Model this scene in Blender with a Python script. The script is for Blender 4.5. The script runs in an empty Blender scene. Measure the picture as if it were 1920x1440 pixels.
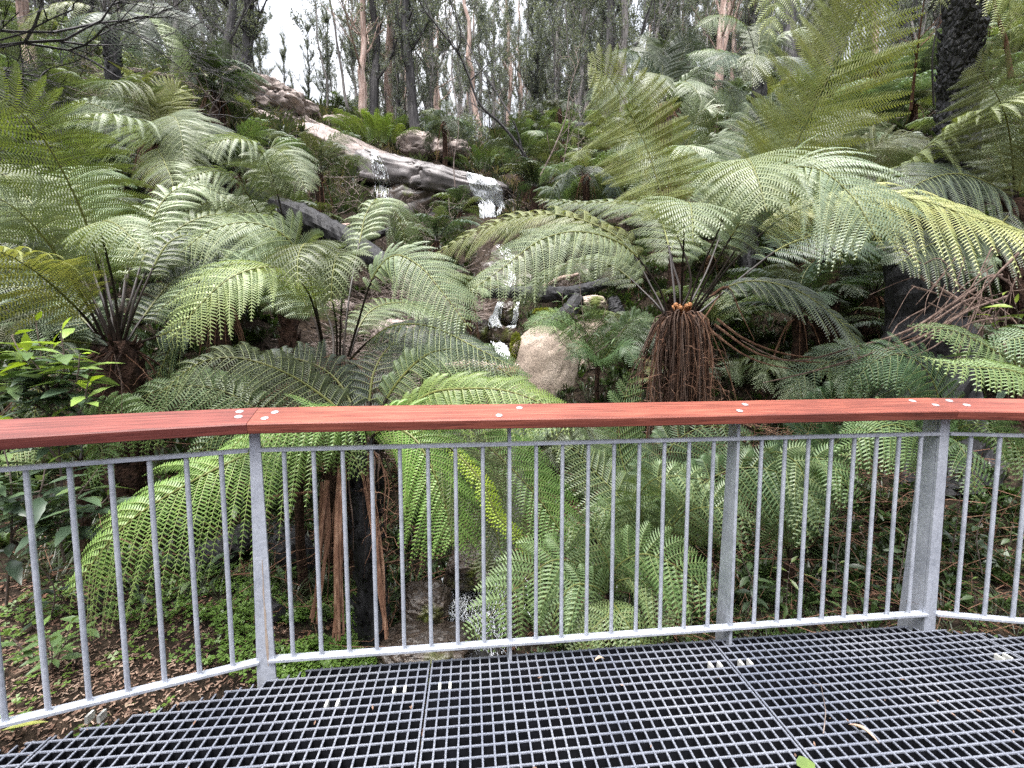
import bpy, math, random
import numpy as np
from mathutils import Vector, noise
R = math.radians
rng = np.random.default_rng(7)
random.seed(7)
scene = bpy.context.scene
COL = scene.collection

# ---------------------------------------------------------------- camera constants
CF, CP, CR, CH = 779.4, 0.07637, 0.0023, 1.309      # focal (px of 1920), pitch, roll, eye height

def P(px, py, Y):
    """world point that the photograph shows at (px,py) when it stands Y metres ahead"""
    x = px-960.; y = py-720.
    c, s = math.cos(CR), math.sin(CR)
    X = c*x+s*y; y2 = -s*x+c*y
    d = np.array([X/CF, math.cos(CP)-y2/CF*math.sin(CP), -math.sin(CP)-y2/CF*math.cos(CP)])
    return np.array([0, 0, CH])+d*(Y/d[1])

def PP(*l):
    return np.array([P(*q) for q in l])

# ---------------------------------------------------------------- mesh helpers
class G:
    def __init__(s):
        s.V = []; s.F = []; s.n = 0
    def add(s, V, F, mat=0):
        V = np.asarray(V, float).reshape(-1, 3); F = np.asarray(F, np.int64)
        s.V.append(V); s.F.append((F+s.n, mat)); s.n += len(V)
    def build(s, name, mats, parent=None, smooth=False):
        me = bpy.data.meshes.new(name)
        if s.V:
            V = np.concatenate(s.V)
            loops = np.concatenate([f.reshape(-1) for f, m in s.F])
            cnt = np.concatenate([np.full(len(f), f.shape[1], np.int64) for f, m in s.F])
            mi = np.concatenate([np.full(len(f), m, np.int64) for f, m in s.F])
            me.vertices.add(len(V)); me.vertices.foreach_set('co', V.astype(np.float32).ravel())
            me.loops.add(len(loops)); me.loops.foreach_set('vertex_index', loops.astype(np.int32))
            me.polygons.add(len(cnt))
            st = np.concatenate([[0], np.cumsum(cnt)[:-1]])
            me.polygons.foreach_set('loop_start', st.astype(np.int32))
            me.polygons.foreach_set('loop_total', cnt.astype(np.int32))
            me.polygons.foreach_set('material_index', mi.astype(np.int32))
            me.polygons.foreach_set('use_smooth', np.full(len(cnt), smooth))
            me.update(calc_edges=True); me.validate()
        for m in (mats if isinstance(mats, (list, tuple)) else [mats]):
            me.materials.append(m)
        o = bpy.data.objects.new(name, me); COL.objects.link(o)
        if parent is not None: o.parent = parent
        return o

def tag(o, label=None, cat=None, group=None, kind=None):
    if label: o['label'] = label
    if cat: o['category'] = cat
    if group: o['group'] = group
    if kind: o['kind'] = kind
    return o

def thing(name, label, cat, loc=(0, 0, 0), group=None, rz=0):
    o = bpy.data.objects.new(name, None); COL.objects.link(o)
    o.location = loc; o.rotation_euler = (0, 0, rz); o.empty_display_size = .1
    return tag(o, label, cat, group)

def norm(v):
    v = np.asarray(v, float)
    return v/np.maximum(np.linalg.norm(v, axis=-1, keepdims=True), 1e-9)

def catmull(pts, n):
    p = np.asarray(pts, float)
    p = np.vstack([2*p[0]-p[1], p, 2*p[-1]-p[-2]])
    out = []
    k = len(p)-3; m = max(2, int(math.ceil(n*3/k)))
    for i in range(k):
        t = np.linspace(0, 1, m, endpoint=(i == k-1))[:, None]
        a, b, c, d = p[i:i+4]
        out.append(.5*((2*b)+(-a+c)*t+(2*a-5*b+4*c-d)*t*t+(-a+3*b-3*c+d)*t**3))
    q = np.vstack(out)
    L = np.concatenate([[0], np.cumsum(np.linalg.norm(np.diff(q, axis=0), axis=1))])
    s = np.linspace(0, L[-1], n)
    return np.stack([np.interp(s, L, q[:, j]) for j in range(3)], 1), L[-1]

def tube(g, pts, rad, sides=6, mat=0, cap=True, flat=1.0, rough=0.0):
    pts = np.asarray(pts, float); n = len(pts)
    rad = np.broadcast_to(np.asarray(rad, float), (n,))
    T = norm(np.gradient(pts, axis=0))
    ref = np.array([0, 0, 1.]) if abs(T[0][2]) < .9 else np.array([1., 0, 0])
    N = []; u = ref
    for i in range(n):
        u = u-T[i]*np.dot(u, T[i]); l = np.linalg.norm(u)
        if l < 1e-6:
            u = np.cross(T[i], [1., .3, .2]); l = np.linalg.norm(u)
        u = u/l; N.append(u)
    N = np.array(N); B = np.cross(T, N)
    a = np.linspace(0, 2*math.pi, sides, endpoint=False)
    rr = rad[:, None]*(1+rough*rng.normal(size=(n, sides)))
    V = pts[:, None, :]+(N[:, None, :]*np.cos(a)[None, :, None]+B[:, None, :]*np.sin(a)[None, :, None]*flat)*rr[..., None]
    V = V.reshape(-1, 3)
    i, j = np.meshgrid(np.arange(n-1), np.arange(sides), indexing='ij'); i = i.ravel(); j = j.ravel()
    j2 = (j+1) % sides
    F = np.stack([i*sides+j, i*sides+j2, (i+1)*sides+j2, (i+1)*sides+j], 1)
    g.add(V, F, mat)
    if cap:
        k = g.n-n*sides
        g.F.append((np.array([[k+(n-1)*sides+q for q in range(sides)]]), mat))
        g.F.append((np.array([[k+q for q in range(sides)][::-1]]), mat))

def box(g, c, e, n, u, sx, sy, sz, mat=0):
    """box centred at c with half sizes along axes e,n,u"""
    c = np.asarray(c, float); V = []
    for a in (-1, 1):
        for b in (-1, 1):
            for d in (-1, 1):
                V.append(c+np.asarray(e)*a*sx+np.asarray(n)*b*sy+np.asarray(u)*d*sz)
    F = [[0, 1, 3, 2], [4, 6, 7, 5], [0, 4, 5, 1], [2, 3, 7, 6], [0, 2, 6, 4], [1, 5, 7, 3]]
    g.add(V, F, mat)

def prism(g, poly, z0, z1, mat=0):
    """poly: list of 3D points ring bottom, ring top given by function of z offset"""
    n = len(poly); a = np.array(poly, float)
    A = a.copy(); A[:, 2] += z0; Bq = a.copy(); Bq[:, 2] += z1
    g.add(np.vstack([A, Bq]), [[i, (i+1) % n, n+(i+1) % n, n+i] for i in range(n)], mat)
    k = g.n-2*n
    g.F.append((np.array([[k+i for i in range(n)][::-1]]), mat)); g.F.append((np.array([[k+n+i for i in range(n)]]), mat))

EX = np.array([1., 0, 0]); EY = np.array([0, 1., 0]); EZ = np.array([0, 0, 1.])

# ---------------------------------------------------------------- materials
def mat_new(name):
    m = bpy.data.materials.new(name); m.use_nodes = True
    nt = m.node_tree; nt.nodes.clear()
    return m, nt, nt.nodes, nt.links

def mat_basic(name, cols, scale=5., rough=.6, spec=.4, metal=0., bump=0., bscale=None, detail=6., stretch=None, pos=None, coat=0., transl=0., objcol=False, coords='Object', dist=0.0):
    """principled with a noise driven ramp through cols; optional bump"""
    m, nt, N, L = mat_new(name)
    out = N.new('ShaderNodeOutputMaterial'); b = N.new('ShaderNodeBsdfPrincipled')
    b.inputs['Roughness'].default_value = rough; b.inputs['Specular IOR Level'].default_value = spec
    b.inputs['Metallic'].default_value = metal; b.inputs['Coat Weight'].default_value = coat
    tc = N.new('ShaderNodeTexCoord'); mp = N.new('ShaderNodeMapping')
    if stretch: mp.inputs['Scale'].default_value = stretch
    L.new(tc.outputs[coords], mp.inputs[0])
    nz = N.new('ShaderNodeTexNoise'); nz.inputs['Scale'].default_value = scale; nz.inputs['Detail'].default_value = detail
    nz.inputs['Roughness'].default_value = .65; nz.inputs['Distortion'].default_value = dist
    L.new(mp.outputs[0], nz.inputs['Vector'])
    rp = N.new('ShaderNodeValToRGB'); cr = rp.color_ramp
    pos = pos or [.3+.4*i/max(1, len(cols)-1) for i in range(len(cols))]
    while len(cr.elements) < len(cols): cr.elements.new(.5)
    for e, c, q in zip(cr.elements, cols, pos): e.position = q; e.color = (*c, 1)
    L.new(nz.outputs['Fac'], rp.inputs[0])
    src = rp.outputs[0]
    if objcol:
        oi = N.new('ShaderNodeObjectInfo'); mx = N.new('ShaderNodeMix'); mx.data_type = 'RGBA'; mx.blend_type = 'MULTIPLY'
        mx.inputs[0].default_value = 1
        L.new(src, mx.inputs[6]); L.new(oi.outputs['Color'], mx.inputs[7]); src = mx.outputs[2]
    L.new(src, b.inputs['Base Color'])
    if bump:
        n2 = N.new('ShaderNodeTexNoise'); n2.inputs['Scale'].default_value = bscale or scale*3; n2.inputs['Detail'].default_value = 8
        L.new(mp.outputs[0], n2.inputs['Vector'])
        bp = N.new('ShaderNodeBump'); bp.inputs['Strength'].default_value = bump; bp.inputs['Distance'].default_value = .02
        L.new(n2.outputs['Fac'], bp.inputs['Height']); L.new(bp.outputs[0], b.inputs['Normal'])
    if transl:
        t = N.new('ShaderNodeBsdfTranslucent'); mh = N.new('ShaderNodeMix'); mh.data_type = 'RGBA'; mh.blend_type = 'MULTIPLY'
        mh.inputs[0].default_value = 1; mh.inputs[7].default_value = (1.3, 1.3, .65, 1)
        L.new(src, mh.inputs[6]); L.new(mh.outputs[2], t.inputs[0])
        mx2 = N.new('ShaderNodeMixShader'); mx2.inputs[0].default_value = transl
        L.new(b.outputs[0], mx2.inputs[1]); L.new(t.outputs[0], mx2.inputs[2]); L.new(mx2.outputs[0], out.inputs[0])
    else:
        L.new(b.outputs[0], out.inputs[0])
    m['bsdf'] = 1
    return m

M = {}
M['frond'] = mat_basic('fern_leaf', [(.72, .8, .62), (1, 1, 1), (1.25, 1.15, 1.05)], scale=9, rough=.43, spec=.5, transl=.24, objcol=True, coords='Generated')
M['leaf'] = mat_basic('shrub_leaf', [(.7, .75, .7), (1, 1, 1), (1.2, 1.2, 1)], scale=14, rough=.35, spec=.5, transl=.2, objcol=True)
M['euc'] = mat_basic('gum_leaf', [(.12, .142, .135), (.165, .19, .175), (.21, .235, .215)], scale=.6, rough=.5, spec=.35, transl=.32)
M['stipe'] = mat_basic('dark_stalk', [(.012, .009, .008), (.03, .02, .014)], scale=20, rough=.45)
M['rachis'] = mat_basic('green_stalk', [(.10, .12, .03), (.17, .17, .05)], scale=12, rough=.5)
M['stem_pale'] = mat_basic('pinna_rib', [(.16, .2, .07), (.24, .27, .1)], scale=8, rough=.5)
M['dead'] = mat_basic('dead_frond', [(.07, .035, .022), (.16, .085, .055), (.30, .19, .13)], scale=7, rough=.8, spec=.2, stretch=(6, 6, 1.2))
M['dull'] = mat_basic('weathered_stalk', [(.045, .03, .025), (.12, .082, .066), (.23, .17, .14)], scale=7, rough=.85, spec=.2, stretch=(5, 5, 1.2))
M['deadgrey'] = mat_basic('dead_twig', [(.06, .045, .04), (.16, .125, .11), (.27, .23, .21)], scale=9, rough=.85, spec=.2)
M['fibre'] = mat_basic('trunk_fibre', [(.012, .008, .007), (.04, .022, .015), (.09, .05, .035)], scale=26, rough=.9, spec=.2, bump=1., bscale=60)
M['char'] = mat_basic('charred_bark', [(.006, .006, .007), (.016, .016, .018), (.045, .045, .05)], scale=16, rough=.7, spec=.35, bump=1., bscale=30, stretch=(1, 1, .35))
M['knob'] = mat_basic('crozier_scales', [(.28, .11, .04), (.45, .22, .10)], scale=60, rough=.8, bump=.6, bscale=120)
M['bark_pink'] = mat_basic('peeling_bark', [(.16, .10, .08), (.40, .29, .25), (.56, .49, .45)], scale=5, rough=.8, spec=.2, stretch=(2.2, 2.2, .25), bump=.6)
M['bark_grey'] = mat_basic('grey_bark', [(.08, .075, .075), (.19, .175, .172), (.33, .31, .30)], scale=4, rough=.85, spec=.2, stretch=(2.5, 2.5, .3), bump=.8)
M['bark_dark'] = mat_basic('burnt_bark', [(.02, .02, .021), (.06, .057, .06), (.12, .115, .115)], scale=4, rough=.85, spec=.2, stretch=(3, 3, .4), bump=.8)
M['soil'] = mat_basic('forest_soil', [(.006, .005, .004), (.018, .013, .009), (.04, .028, .02), (.09, .065, .045)], scale=22, rough=.95, spec=.15, bump=1., bscale=45, pos=[.3, .45, .58, .75])
M['chip'] = mat_basic('bark_chip', [(.06, .035, .025), (.18, .11, .08), (.36, .26, .20)], scale=14, rough=.9, spec=.2)
M['clip'] = mat_basic('clip_zinc', [(.45, .45, .43), (.62, .62, .58)], scale=30, rough=.4)
M['bolt'] = mat_basic('bolt_zinc', [(.30, .31, .33), (.50, .51, .53)], scale=60, rough=.4, metal=.4)
M['water'] = mat_basic('water', [(.012, .011, .01), (.035, .03, .024)], scale=10, rough=.22, spec=.3, bump=.35, bscale=18)
M['foam'] = mat_basic('white_water', [(.55, .58, .64), (.80, .82, .87)], scale=14, rough=.35, spec=.5, transl=.15)
M['joist'] = mat_basic('dark_joist', [(.02, .02, .022), (.04, .04, .045)], scale=8, rough=.7)

def scale_mat():
    m, nt, N, L = mat_new('scaly_burnt_trunk')
    out = N.new('ShaderNodeOutputMaterial'); b = N.new('ShaderNodeBsdfPrincipled'); tc = N.new('ShaderNodeTexCoord')
    mp = N.new('ShaderNodeMapping'); mp.inputs['Scale'].default_value = (1, 1, .6); L.new(tc.outputs['Object'], mp.inputs[0])
    v = N.new('ShaderNodeTexVoronoi'); v.inputs['Scale'].default_value = 24; v.feature = 'DISTANCE_TO_EDGE'; L.new(mp.outputs[0], v.inputs['Vector'])
    r = N.new('ShaderNodeValToRGB'); r.color_ramp.elements[0].position = .0; r.color_ramp.elements[1].position = .25
    r.color_ramp.elements[0].color = (.004, .004, .005, 1); r.color_ramp.elements[1].color = (.036, .036, .042, 1); L.new(v.outputs['Distance'], r.inputs[0])
    L.new(r.outputs[0], b.inputs['Base Color']); b.inputs['Roughness'].default_value = .65
    bp = N.new('ShaderNodeBump'); bp.inputs['Strength'].default_value = 1; bp.inputs['Distance'].default_value = .05
    L.new(v.outputs['Distance'], bp.inputs['Height']); L.new(bp.outputs[0], b.inputs['Normal']); L.new(b.outputs[0], out.inputs[0]); return m
M['scaly'] = scale_mat()

def galv():
    m, nt, N, L = mat_new('galvanised_steel')
    out = N.new('ShaderNodeOutputMaterial'); b = N.new('ShaderNodeBsdfPrincipled')
    tc = N.new('ShaderNodeTexCoord'); v = N.new('ShaderNodeTexVoronoi'); v.inputs['Scale'].default_value = 110
    n = N.new('ShaderNodeTexNoise'); n.inputs['Scale'].default_value = 9; n.inputs['Detail'].default_value = 8
    n.inputs['Roughness'].default_value = .7
    L.new(tc.outputs['Object'], v.inputs['Vector']); L.new(tc.outputs['Object'], n.inputs['Vector'])
    r1 = N.new('ShaderNodeValToRGB'); r1.color_ramp.elements[0].color = (.31, .335, .39, 1); r1.color_ramp.elements[1].color = (.56, .59, .66, 1)
    r1.color_ramp.elements[0].position = .32; r1.color_ramp.elements[1].position = .7
    mm = N.new('ShaderNodeMix'); mm.data_type = 'FLOAT'; mm.inputs[0].default_value = .22
    L.new(n.outputs['Fac'], mm.inputs[2]); L.new(v.outputs['Color'], mm.inputs[3])
    L.new(mm.outputs[0], r1.inputs[0])
    L.new(r1.outputs[0], b.inputs['Base Color']); b.inputs['Metallic'].default_value = .35
    b.inputs['Roughness'].default_value = .48
    bp = N.new('ShaderNodeBump'); bp.inputs['Strength'].default_value = .25; bp.inputs['Distance'].default_value = .003
    L.new(n.outputs['Fac'], bp.inputs['Height']); L.new(bp.outputs[0], b.inputs['Normal'])
    L.new(b.outputs[0], out.inputs[0]); return m
M['galv'] = galv()

def wood():
    m, nt, N, L = mat_new('red_hardwood')
    out = N.new('ShaderNodeOutputMaterial'); b = N.new('ShaderNodeBsdfPrincipled')
    tc = N.new('ShaderNodeTexCoord'); mp = N.new('ShaderNodeMapping'); mp.inputs['Scale'].default_value = (1.0, 30, 30)
    L.new(tc.outputs['Object'], mp.inputs[0])
    n = N.new('ShaderNodeTexNoise'); n.inputs['Scale'].default_value = 3; n.inputs['Detail'].default_value = 10; n.inputs['Distortion'].default_value = 1.2
    n.inputs['Roughness'].default_value = .6
    L.new(mp.outputs[0], n.inputs['Vector'])
    r = N.new('ShaderNodeValToRGB'); cr = r.color_ramp
    cr.elements[0].position = .3; cr.elements[0].color = (.09, .024, .016, 1)
    cr.elements[1].position = .72; cr.elements[1].color = (.36, .115, .075, 1)
    e = cr.elements.new(.5); e.color = (.20, .055, .037, 1)
    L.new(n.outputs['Fac'], r.inputs[0])
    n3 = N.new('ShaderNodeTexNoise'); n3.inputs['Scale'].default_value = 2.3; n3.inputs['Detail'].default_value = 4
    L.new(tc.outputs['Object'], n3.inputs['Vector'])
    mx = N.new('ShaderNodeMix'); mx.data_type = 'RGBA'; mx.blend_type = 'MULTIPLY'; mx.inputs[0].default_value = .9
    r3 = N.new('ShaderNodeValToRGB'); r3.color_ramp.elements[0].color = (.6, .55, .6, 1); r3.color_ramp.elements[1].color = (1.15, 1.1, 1.05, 1)
    r3.color_ramp.elements[0].position = .3; r3.color_ramp.elements[1].position = .65
    L.new(n3.outputs['Fac'], r3.inputs[0]); L.new(r.outputs[0], mx.inputs[6]); L.new(r3.outputs[0], mx.inputs[7])
    oi = N.new('ShaderNodeObjectInfo'); mo = N.new('ShaderNodeMix'); mo.data_type = 'RGBA'; mo.blend_type = 'MULTIPLY'; mo.inputs[0].default_value = 1
    L.new(mx.outputs[2], mo.inputs[6]); L.new(oi.outputs['Color'], mo.inputs[7])
    L.new(mo.outputs[2], b.inputs['Base Color'])
    b.inputs['Roughness'].default_value = .5; b.inputs['Specular IOR Level'].default_value = .45
    bp = N.new('ShaderNodeBump'); bp.inputs['Strength'].default_value = .25; bp.inputs['Distance'].default_value = .002
    L.new(n.outputs['Fac'], bp.inputs['Height']); L.new(bp.outputs[0], b.inputs['Normal'])
    L.new(b.outputs[0], out.inputs[0]); return m
M['wood'] = wood()

def rock_mat(name, cols, moss=.0, wet=.6):
    m, nt, N, L = mat_new(name)
    out = N.new('ShaderNodeOutputMaterial'); b = N.new('ShaderNodeBsdfPrincipled')
    tc = N.new('ShaderNodeTexCoord')
    n = N.new('ShaderNodeTexNoise'); n.inputs['Scale'].default_value = 1.6; n.inputs['Detail'].default_value = 9; n.inputs['Roughness'].default_value = .7
    s = N.new('ShaderNodeTexNoise'); s.inputs['Scale'].default_value = 55; s.inputs['Detail'].default_value = 4
    g = N.new('ShaderNodeTexNoise'); g.inputs['Scale'].default_value = 2.2; g.inputs['Detail'].default_value = 7
    for q in (n, s, g): L.new(tc.outputs['Object'], q.inputs['Vector'])
    r = N.new('ShaderNodeValToRGB'); cr = r.color_ramp
    while len(cr.elements) < len(cols): cr.elements.new(.5)
    for i, (e, c) in enumerate(zip(cr.elements, cols)): e.position = .3+.4*i/(len(cols)-1); e.color = (*c, 1)
    L.new(n.outputs['Fac'], r.inputs[0])
    sr = N.new('ShaderNodeValToRGB'); sr.color_ramp.elements[0].position = .35; sr.color_ramp.elements[1].position = .65
    sr.color_ramp.elements[0].color = (.5, .5, .5, 1); sr.color_ramp.elements[1].color = (1.3, 1.3, 1.3, 1)
    L.new(s.outputs['Fac'], sr.inputs[0])
    mx = N.new('ShaderNodeMix'); mx.data_type = 'RGBA'; mx.blend_type = 'MULTIPLY'; mx.inputs[0].default_value = .8
    L.new(r.outputs[0], mx.inputs[6]); L.new(sr.outputs[0], mx.inputs[7])
    last = mx.outputs[2]
    if moss:
        gr = N.new('ShaderNodeValToRGB'); gr.color_ramp.elements[0].position = .62-.3*moss; gr.color_ramp.elements[1].position = .7-.3*moss
        L.new(g.outputs['Fac'], gr.inputs[0])
        m2 = N.new('ShaderNodeMix'); m2.data_type = 'RGBA'; L.new(gr.outputs[0], m2.inputs[0]); L.new(last, m2.inputs[6])
        m2.inputs[7].default_value = (.09, .11, .02, 1); last = m2.outputs[2]
    L.new(last, b.inputs['Base Color']); b.inputs['Roughness'].default_value = wet
    bp = N.new('ShaderNodeBump'); bp.inputs['Strength'].default_value = .7; bp.inputs['Distance'].default_value = .04
    ad = N.new('ShaderNodeMath'); ad.operation = 'ADD'; L.new(n.outputs['Fac'], ad.inputs[0])
    ms = N.new('ShaderNodeMath'); ms.operation = 'MULTIPLY'; ms.inputs[1].default_value = .15; L.new(s.outputs['Fac'], ms.inputs[0]); L.new(ms.outputs[0], ad.inputs[1])
    L.new(ad.outputs[0], bp.inputs['Height']); L.new(bp.outputs[0], b.inputs['Normal'])
    L.new(b.outputs[0], out.inputs[0]); return m
M['granite'] = rock_mat('granite', [(.10, .085, .08), (.26, .21, .19), (.40, .33, .30)], .0, .75)
M['granite_moss'] = rock_mat('mossy_granite', [(.20, .15, .12), (.38, .30, .25), (.50, .42, .36)], .25, .8)
M['rock_wet'] = rock_mat('wet_rock', [(.02, .016, .013), (.06, .045, .035), (.12, .09, .07)], .1, .25)
M['rock_fall'] = rock_mat('stained_granite', [(.05, .044, .044), (.15, .135, .135), (.27, .24, .235)], .0, .5)
M['granite_pale'] = rock_mat('pale_granite', [(.19, .145, .115), (.33, .265, .215), (.46, .39, .33)], .0, .85)

def grate_mat():
    m, nt, N, L = mat_new('grating_resin')
    out = N.new('ShaderNodeOutputMaterial'); b = N.new('ShaderNodeBsdfPrincipled')
    tc = N.new('ShaderNodeTexCoord')
    n = N.new('ShaderNodeTexNoise'); n.inputs['Scale'].default_value = 260; n.inputs['Detail'].default_value = 3
    n2 = N.new('ShaderNodeTexNoise'); n2.inputs['Scale'].default_value = 2.2; n2.inputs['Detail'].default_value = 6
    for q in (n, n2): L.new(tc.outputs['Object'], q.inputs['Vector'])
    r = N.new('ShaderNodeValToRGB'); r.color_ramp.elements[0].position = .35; r.color_ramp.elements[1].position = .68
    r.color_ramp.elements[0].color = (.075, .082, .105, 1); r.color_ramp.elements[1].color = (.24, .255, .30, 1)
    L.new(n.outputs['Fac'], r.inputs[0])
    r2 = N.new('ShaderNodeValToRGB'); r2.color_ramp.elements[0].position = .35; r2.color_ramp.elements[1].position = .7
    r2.color_ramp.elements[0].color = (.72, .75, .8, 1); r2.color_ramp.elements[1].color = (1.2, 1.18, 1.12, 1)
    L.new(n2.outputs['Fac'], r2.inputs[0])
    mx = N.new('ShaderNodeMix'); mx.data_type = 'RGBA'; mx.blend_type = 'MULTIPLY'; mx.inputs[0].default_value = 1
    L.new(r.outputs[0], mx.inputs[6]); L.new(r2.outputs[0], mx.inputs[7]); L.new(mx.outputs[2], b.inputs['Base Color'])
    b.inputs['Roughness'].default_value = .6
    bp = N.new('ShaderNodeBump'); bp.inputs['Strength'].default_value = .5; bp.inputs['Distance'].default_value = .002
    L.new(n.outputs['Fac'], bp.inputs['Height']); L.new(bp.outputs[0], b.inputs['Normal'])
    L.new(b.outputs[0], out.inputs[0]); return m
M['grate'] = grate_mat()
M['grate_shade'] = mat_basic('shaded_resin_wall', [(.004, .0045, .006), (.012, .013, .018)], scale=20, rough=.6, spec=.25)  # bar walls coloured near black: shade inside the cells painted in

# ---------------------------------------------------------------- terrain height field (thin plate spline through control points)
ctl = [  # X, Y, Z
 (-1.7, 1.3, -.06), (-2.6, 1.2, .0), (-1.3, 1.9, -.12), (-2.4, 2.4, .02), (-3.5, 2.5, .25), (-4.5, 1, .4), (-6, 3, 1.2), (-1.2, 2.6, -.35), (-1.8, 3.2, -.1), (-3, 4, .6),
 (-.35, 2.2, -.75), (-.3, 2.8, -.68), (-.15, 3.4, -.62), (.1, 4.2, -.2), (.2, 5, .25), (.2, 6, .85), (0, 7, 1.35), (.2, 1.2, -.85), (-.2, 0, -.95), (-.4, -3, -1.1),
 (.9, 2.2, -.62), (1.4, 3.0, -.35), (2.2, 2.4, -.4), (2.6, 3.4, 0), (1.0, 4.2, .1), (1.5, 5, .7), (2.5, 5, .9), (3.2, 2.2, -.25), (4.2, 3.2, .35), (5, 1, .2), (6, 4, 1.3), (3.5, 5, 1.2), (1.2, 7, 1.7), (2.5, 8, 2.6), (5, 8, 3.3),
 (-1.2, 4.5, .2), (-1.5, 6, 1.1), (-3, 7, 2.2), (-5, 6, 2.4), (-7, 8, 4.2), (-1.0, 8, 2.0), (-.6, 10, 3.2), (-3.5, 10, 4.1), (-6.5, 11, 6), (-.8, 13, 5.0), (-.8, 14.2, 5.6),
 (-.9, 16.4, 7.4), (-3, 13, 4.8), (-4, 15.6, 6.2), (-2.2, 15.2, 6.0), (-5.5, 17.5, 8.6), (-7, 15, 8.4), (-10, 14, 8.8), (2, 11, 4.6), (5, 12, 6.2), (8, 11, 6.2), (3, 15, 7.6), (7, 16, 9.2), (12, 14, 9),
 (-5, 18, 9.2), (-3, 19.5, 9.9), (-1, 19, 9.6), (-10, 22, 13.2), (-15, 22, 14.5), (-6, 24, 13.0), (0, 22, 11.6), (4, 20, 11.2), (10, 20, 12), (-2, 27, 14.4), (4, 27, 14.8), (11, 27, 15.5), (-12, 28, 16.5), (-20, 26, 17.5),
 (-18, 12, 10), (-14, 4, 5), (14, 3, 5), (18, 12, 11), (20, 24, 16), (0, 38, 18.5), (-18, 38, 21), (18, 38, 20), (0, 55, 22), (-30, 55, 25), (30, 55, 24), (0, -5, -.6), (0, -9, 2), (-8, -6, 3), (8, -6, 3), (0, -20, 9), (-40, 10, 24), (40, 10, 22), (-40, -20, 24), (40, -20, 24), (0, -45, 22)]
ctl = np.array(ctl, float)
def _tps(r2):
    return r2*np.log(r2+1e-9)*.5
_d = ((ctl[:, None, :2]-ctl[None, :, :2])**2).sum(-1)
_K = _tps(_d)+np.eye(len(ctl))*.05
_Pm = np.hstack([np.ones((len(ctl), 1)), ctl[:, :2]])
_A = np.vstack([np.hstack([_K, _Pm]), np.hstack([_Pm.T, np.zeros((3, 3))])])
_w = np.linalg.solve(_A, np.concatenate([ctl[:, 2], np.zeros(3)]))
def H0(x, y):
    x = np.asarray(x, float); y = np.asarray(y, float); sh = x.shape
    q = np.stack([x.ravel(), y.ravel()], 1)
    out = np.empty(len(q))
    for i in range(0, len(q), 20000):
        a = q[i:i+20000]
        d = ((a[:, None, :]-ctl[None, :, :2])**2).sum(-1)
        out[i:i+20000] = _tps(d)@_w[:len(ctl)]+_w[len(ctl)]+a@_w[len(ctl)+1:]
    return out.reshape(sh)
def Hh(x, y):
    z = H0(x, y)
    x = np.asarray(x, float); y = np.asarray(y, float)
    b = .05*np.sin(x*3.1+1.3*np.sin(y*2.3))+.05*np.sin(y*3.7+1.7*np.sin(x*2.1+1))+.025*np.sin(x*9+y*4)+.02*np.sin(y*11-x*6)
    r = np.clip((np.hypot(x, y)-1.5)/4, .15, 1.6)
    return z+b*r
def ground(x, y): return float(Hh(np.array([x]), np.array([y]))[0])
def seat(px, Y):
    """ground point on image column px at distance Y"""
    x = P(px, 660, Y)[0]
    return np.array([x, Y, ground(x, Y)])

def build_ground():
    # graded grid, finer near the camera
    ax = np.concatenate([-np.geomspace(150, 8, 46)[:-1], np.arange(-8, 8, .12), np.geomspace(8, 150, 46)])
    ay = np.concatenate([-np.geomspace(120, 2, 26)[:-1], np.arange(-2, 12, .12), np.arange(12, 30, .3), np.geomspace(30, 220, 40)])
    X, Y = np.meshgrid(ax, ay)
    Rr = np.hypot(X, Y); far = Rr > 58
    s = np.where(far, 58/np.maximum(Rr, 1e-6), 1.)
    Z = Hh(X*s, Y*s); Z = np.where(far, Z+(Rr-58)*.05, Z)
    g = G(); n, m = X.shape
    i, j = np.meshgrid(np.arange(n-1), np.arange(m-1), indexing='ij'); i = i.ravel(); j = j.ravel()
    g.add(np.stack([X, Y, Z], -1).reshape(-1, 3), np.stack([i*m+j, i*m+j+1, (i+1)*m+j+1, (i+1)*m+j], 1))
    o = g.build('ground', M['soil'], smooth=True); tag(o, kind='structure')
build_ground()

# ================================================================= deck
TH = 0.09735
ee = np.array([math.cos(TH), math.sin(TH), 0]); nn = np.array([math.sin(TH), -math.cos(TH), 0])   # along the rows / toward the camera
A0 = np.array([-.3404, 1.6328, 0])          # seam between two panels, first full row
LP = np.array([-1.0, 1.586, 0]); RP = np.array([1.969, 1.878, 0])
M1 = LP+(RP-LP)*.3333; M2 = LP+(RP-LP)*.6667
aL = R(22.0); aR = R(-9.2)
dL = np.array([math.cos(aL), math.sin(aL), 0]); dR = np.array([math.cos(aR), math.sin(aR), 0])
LE = LP-dL*1.95; RE = RP+dR*1.95

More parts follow.
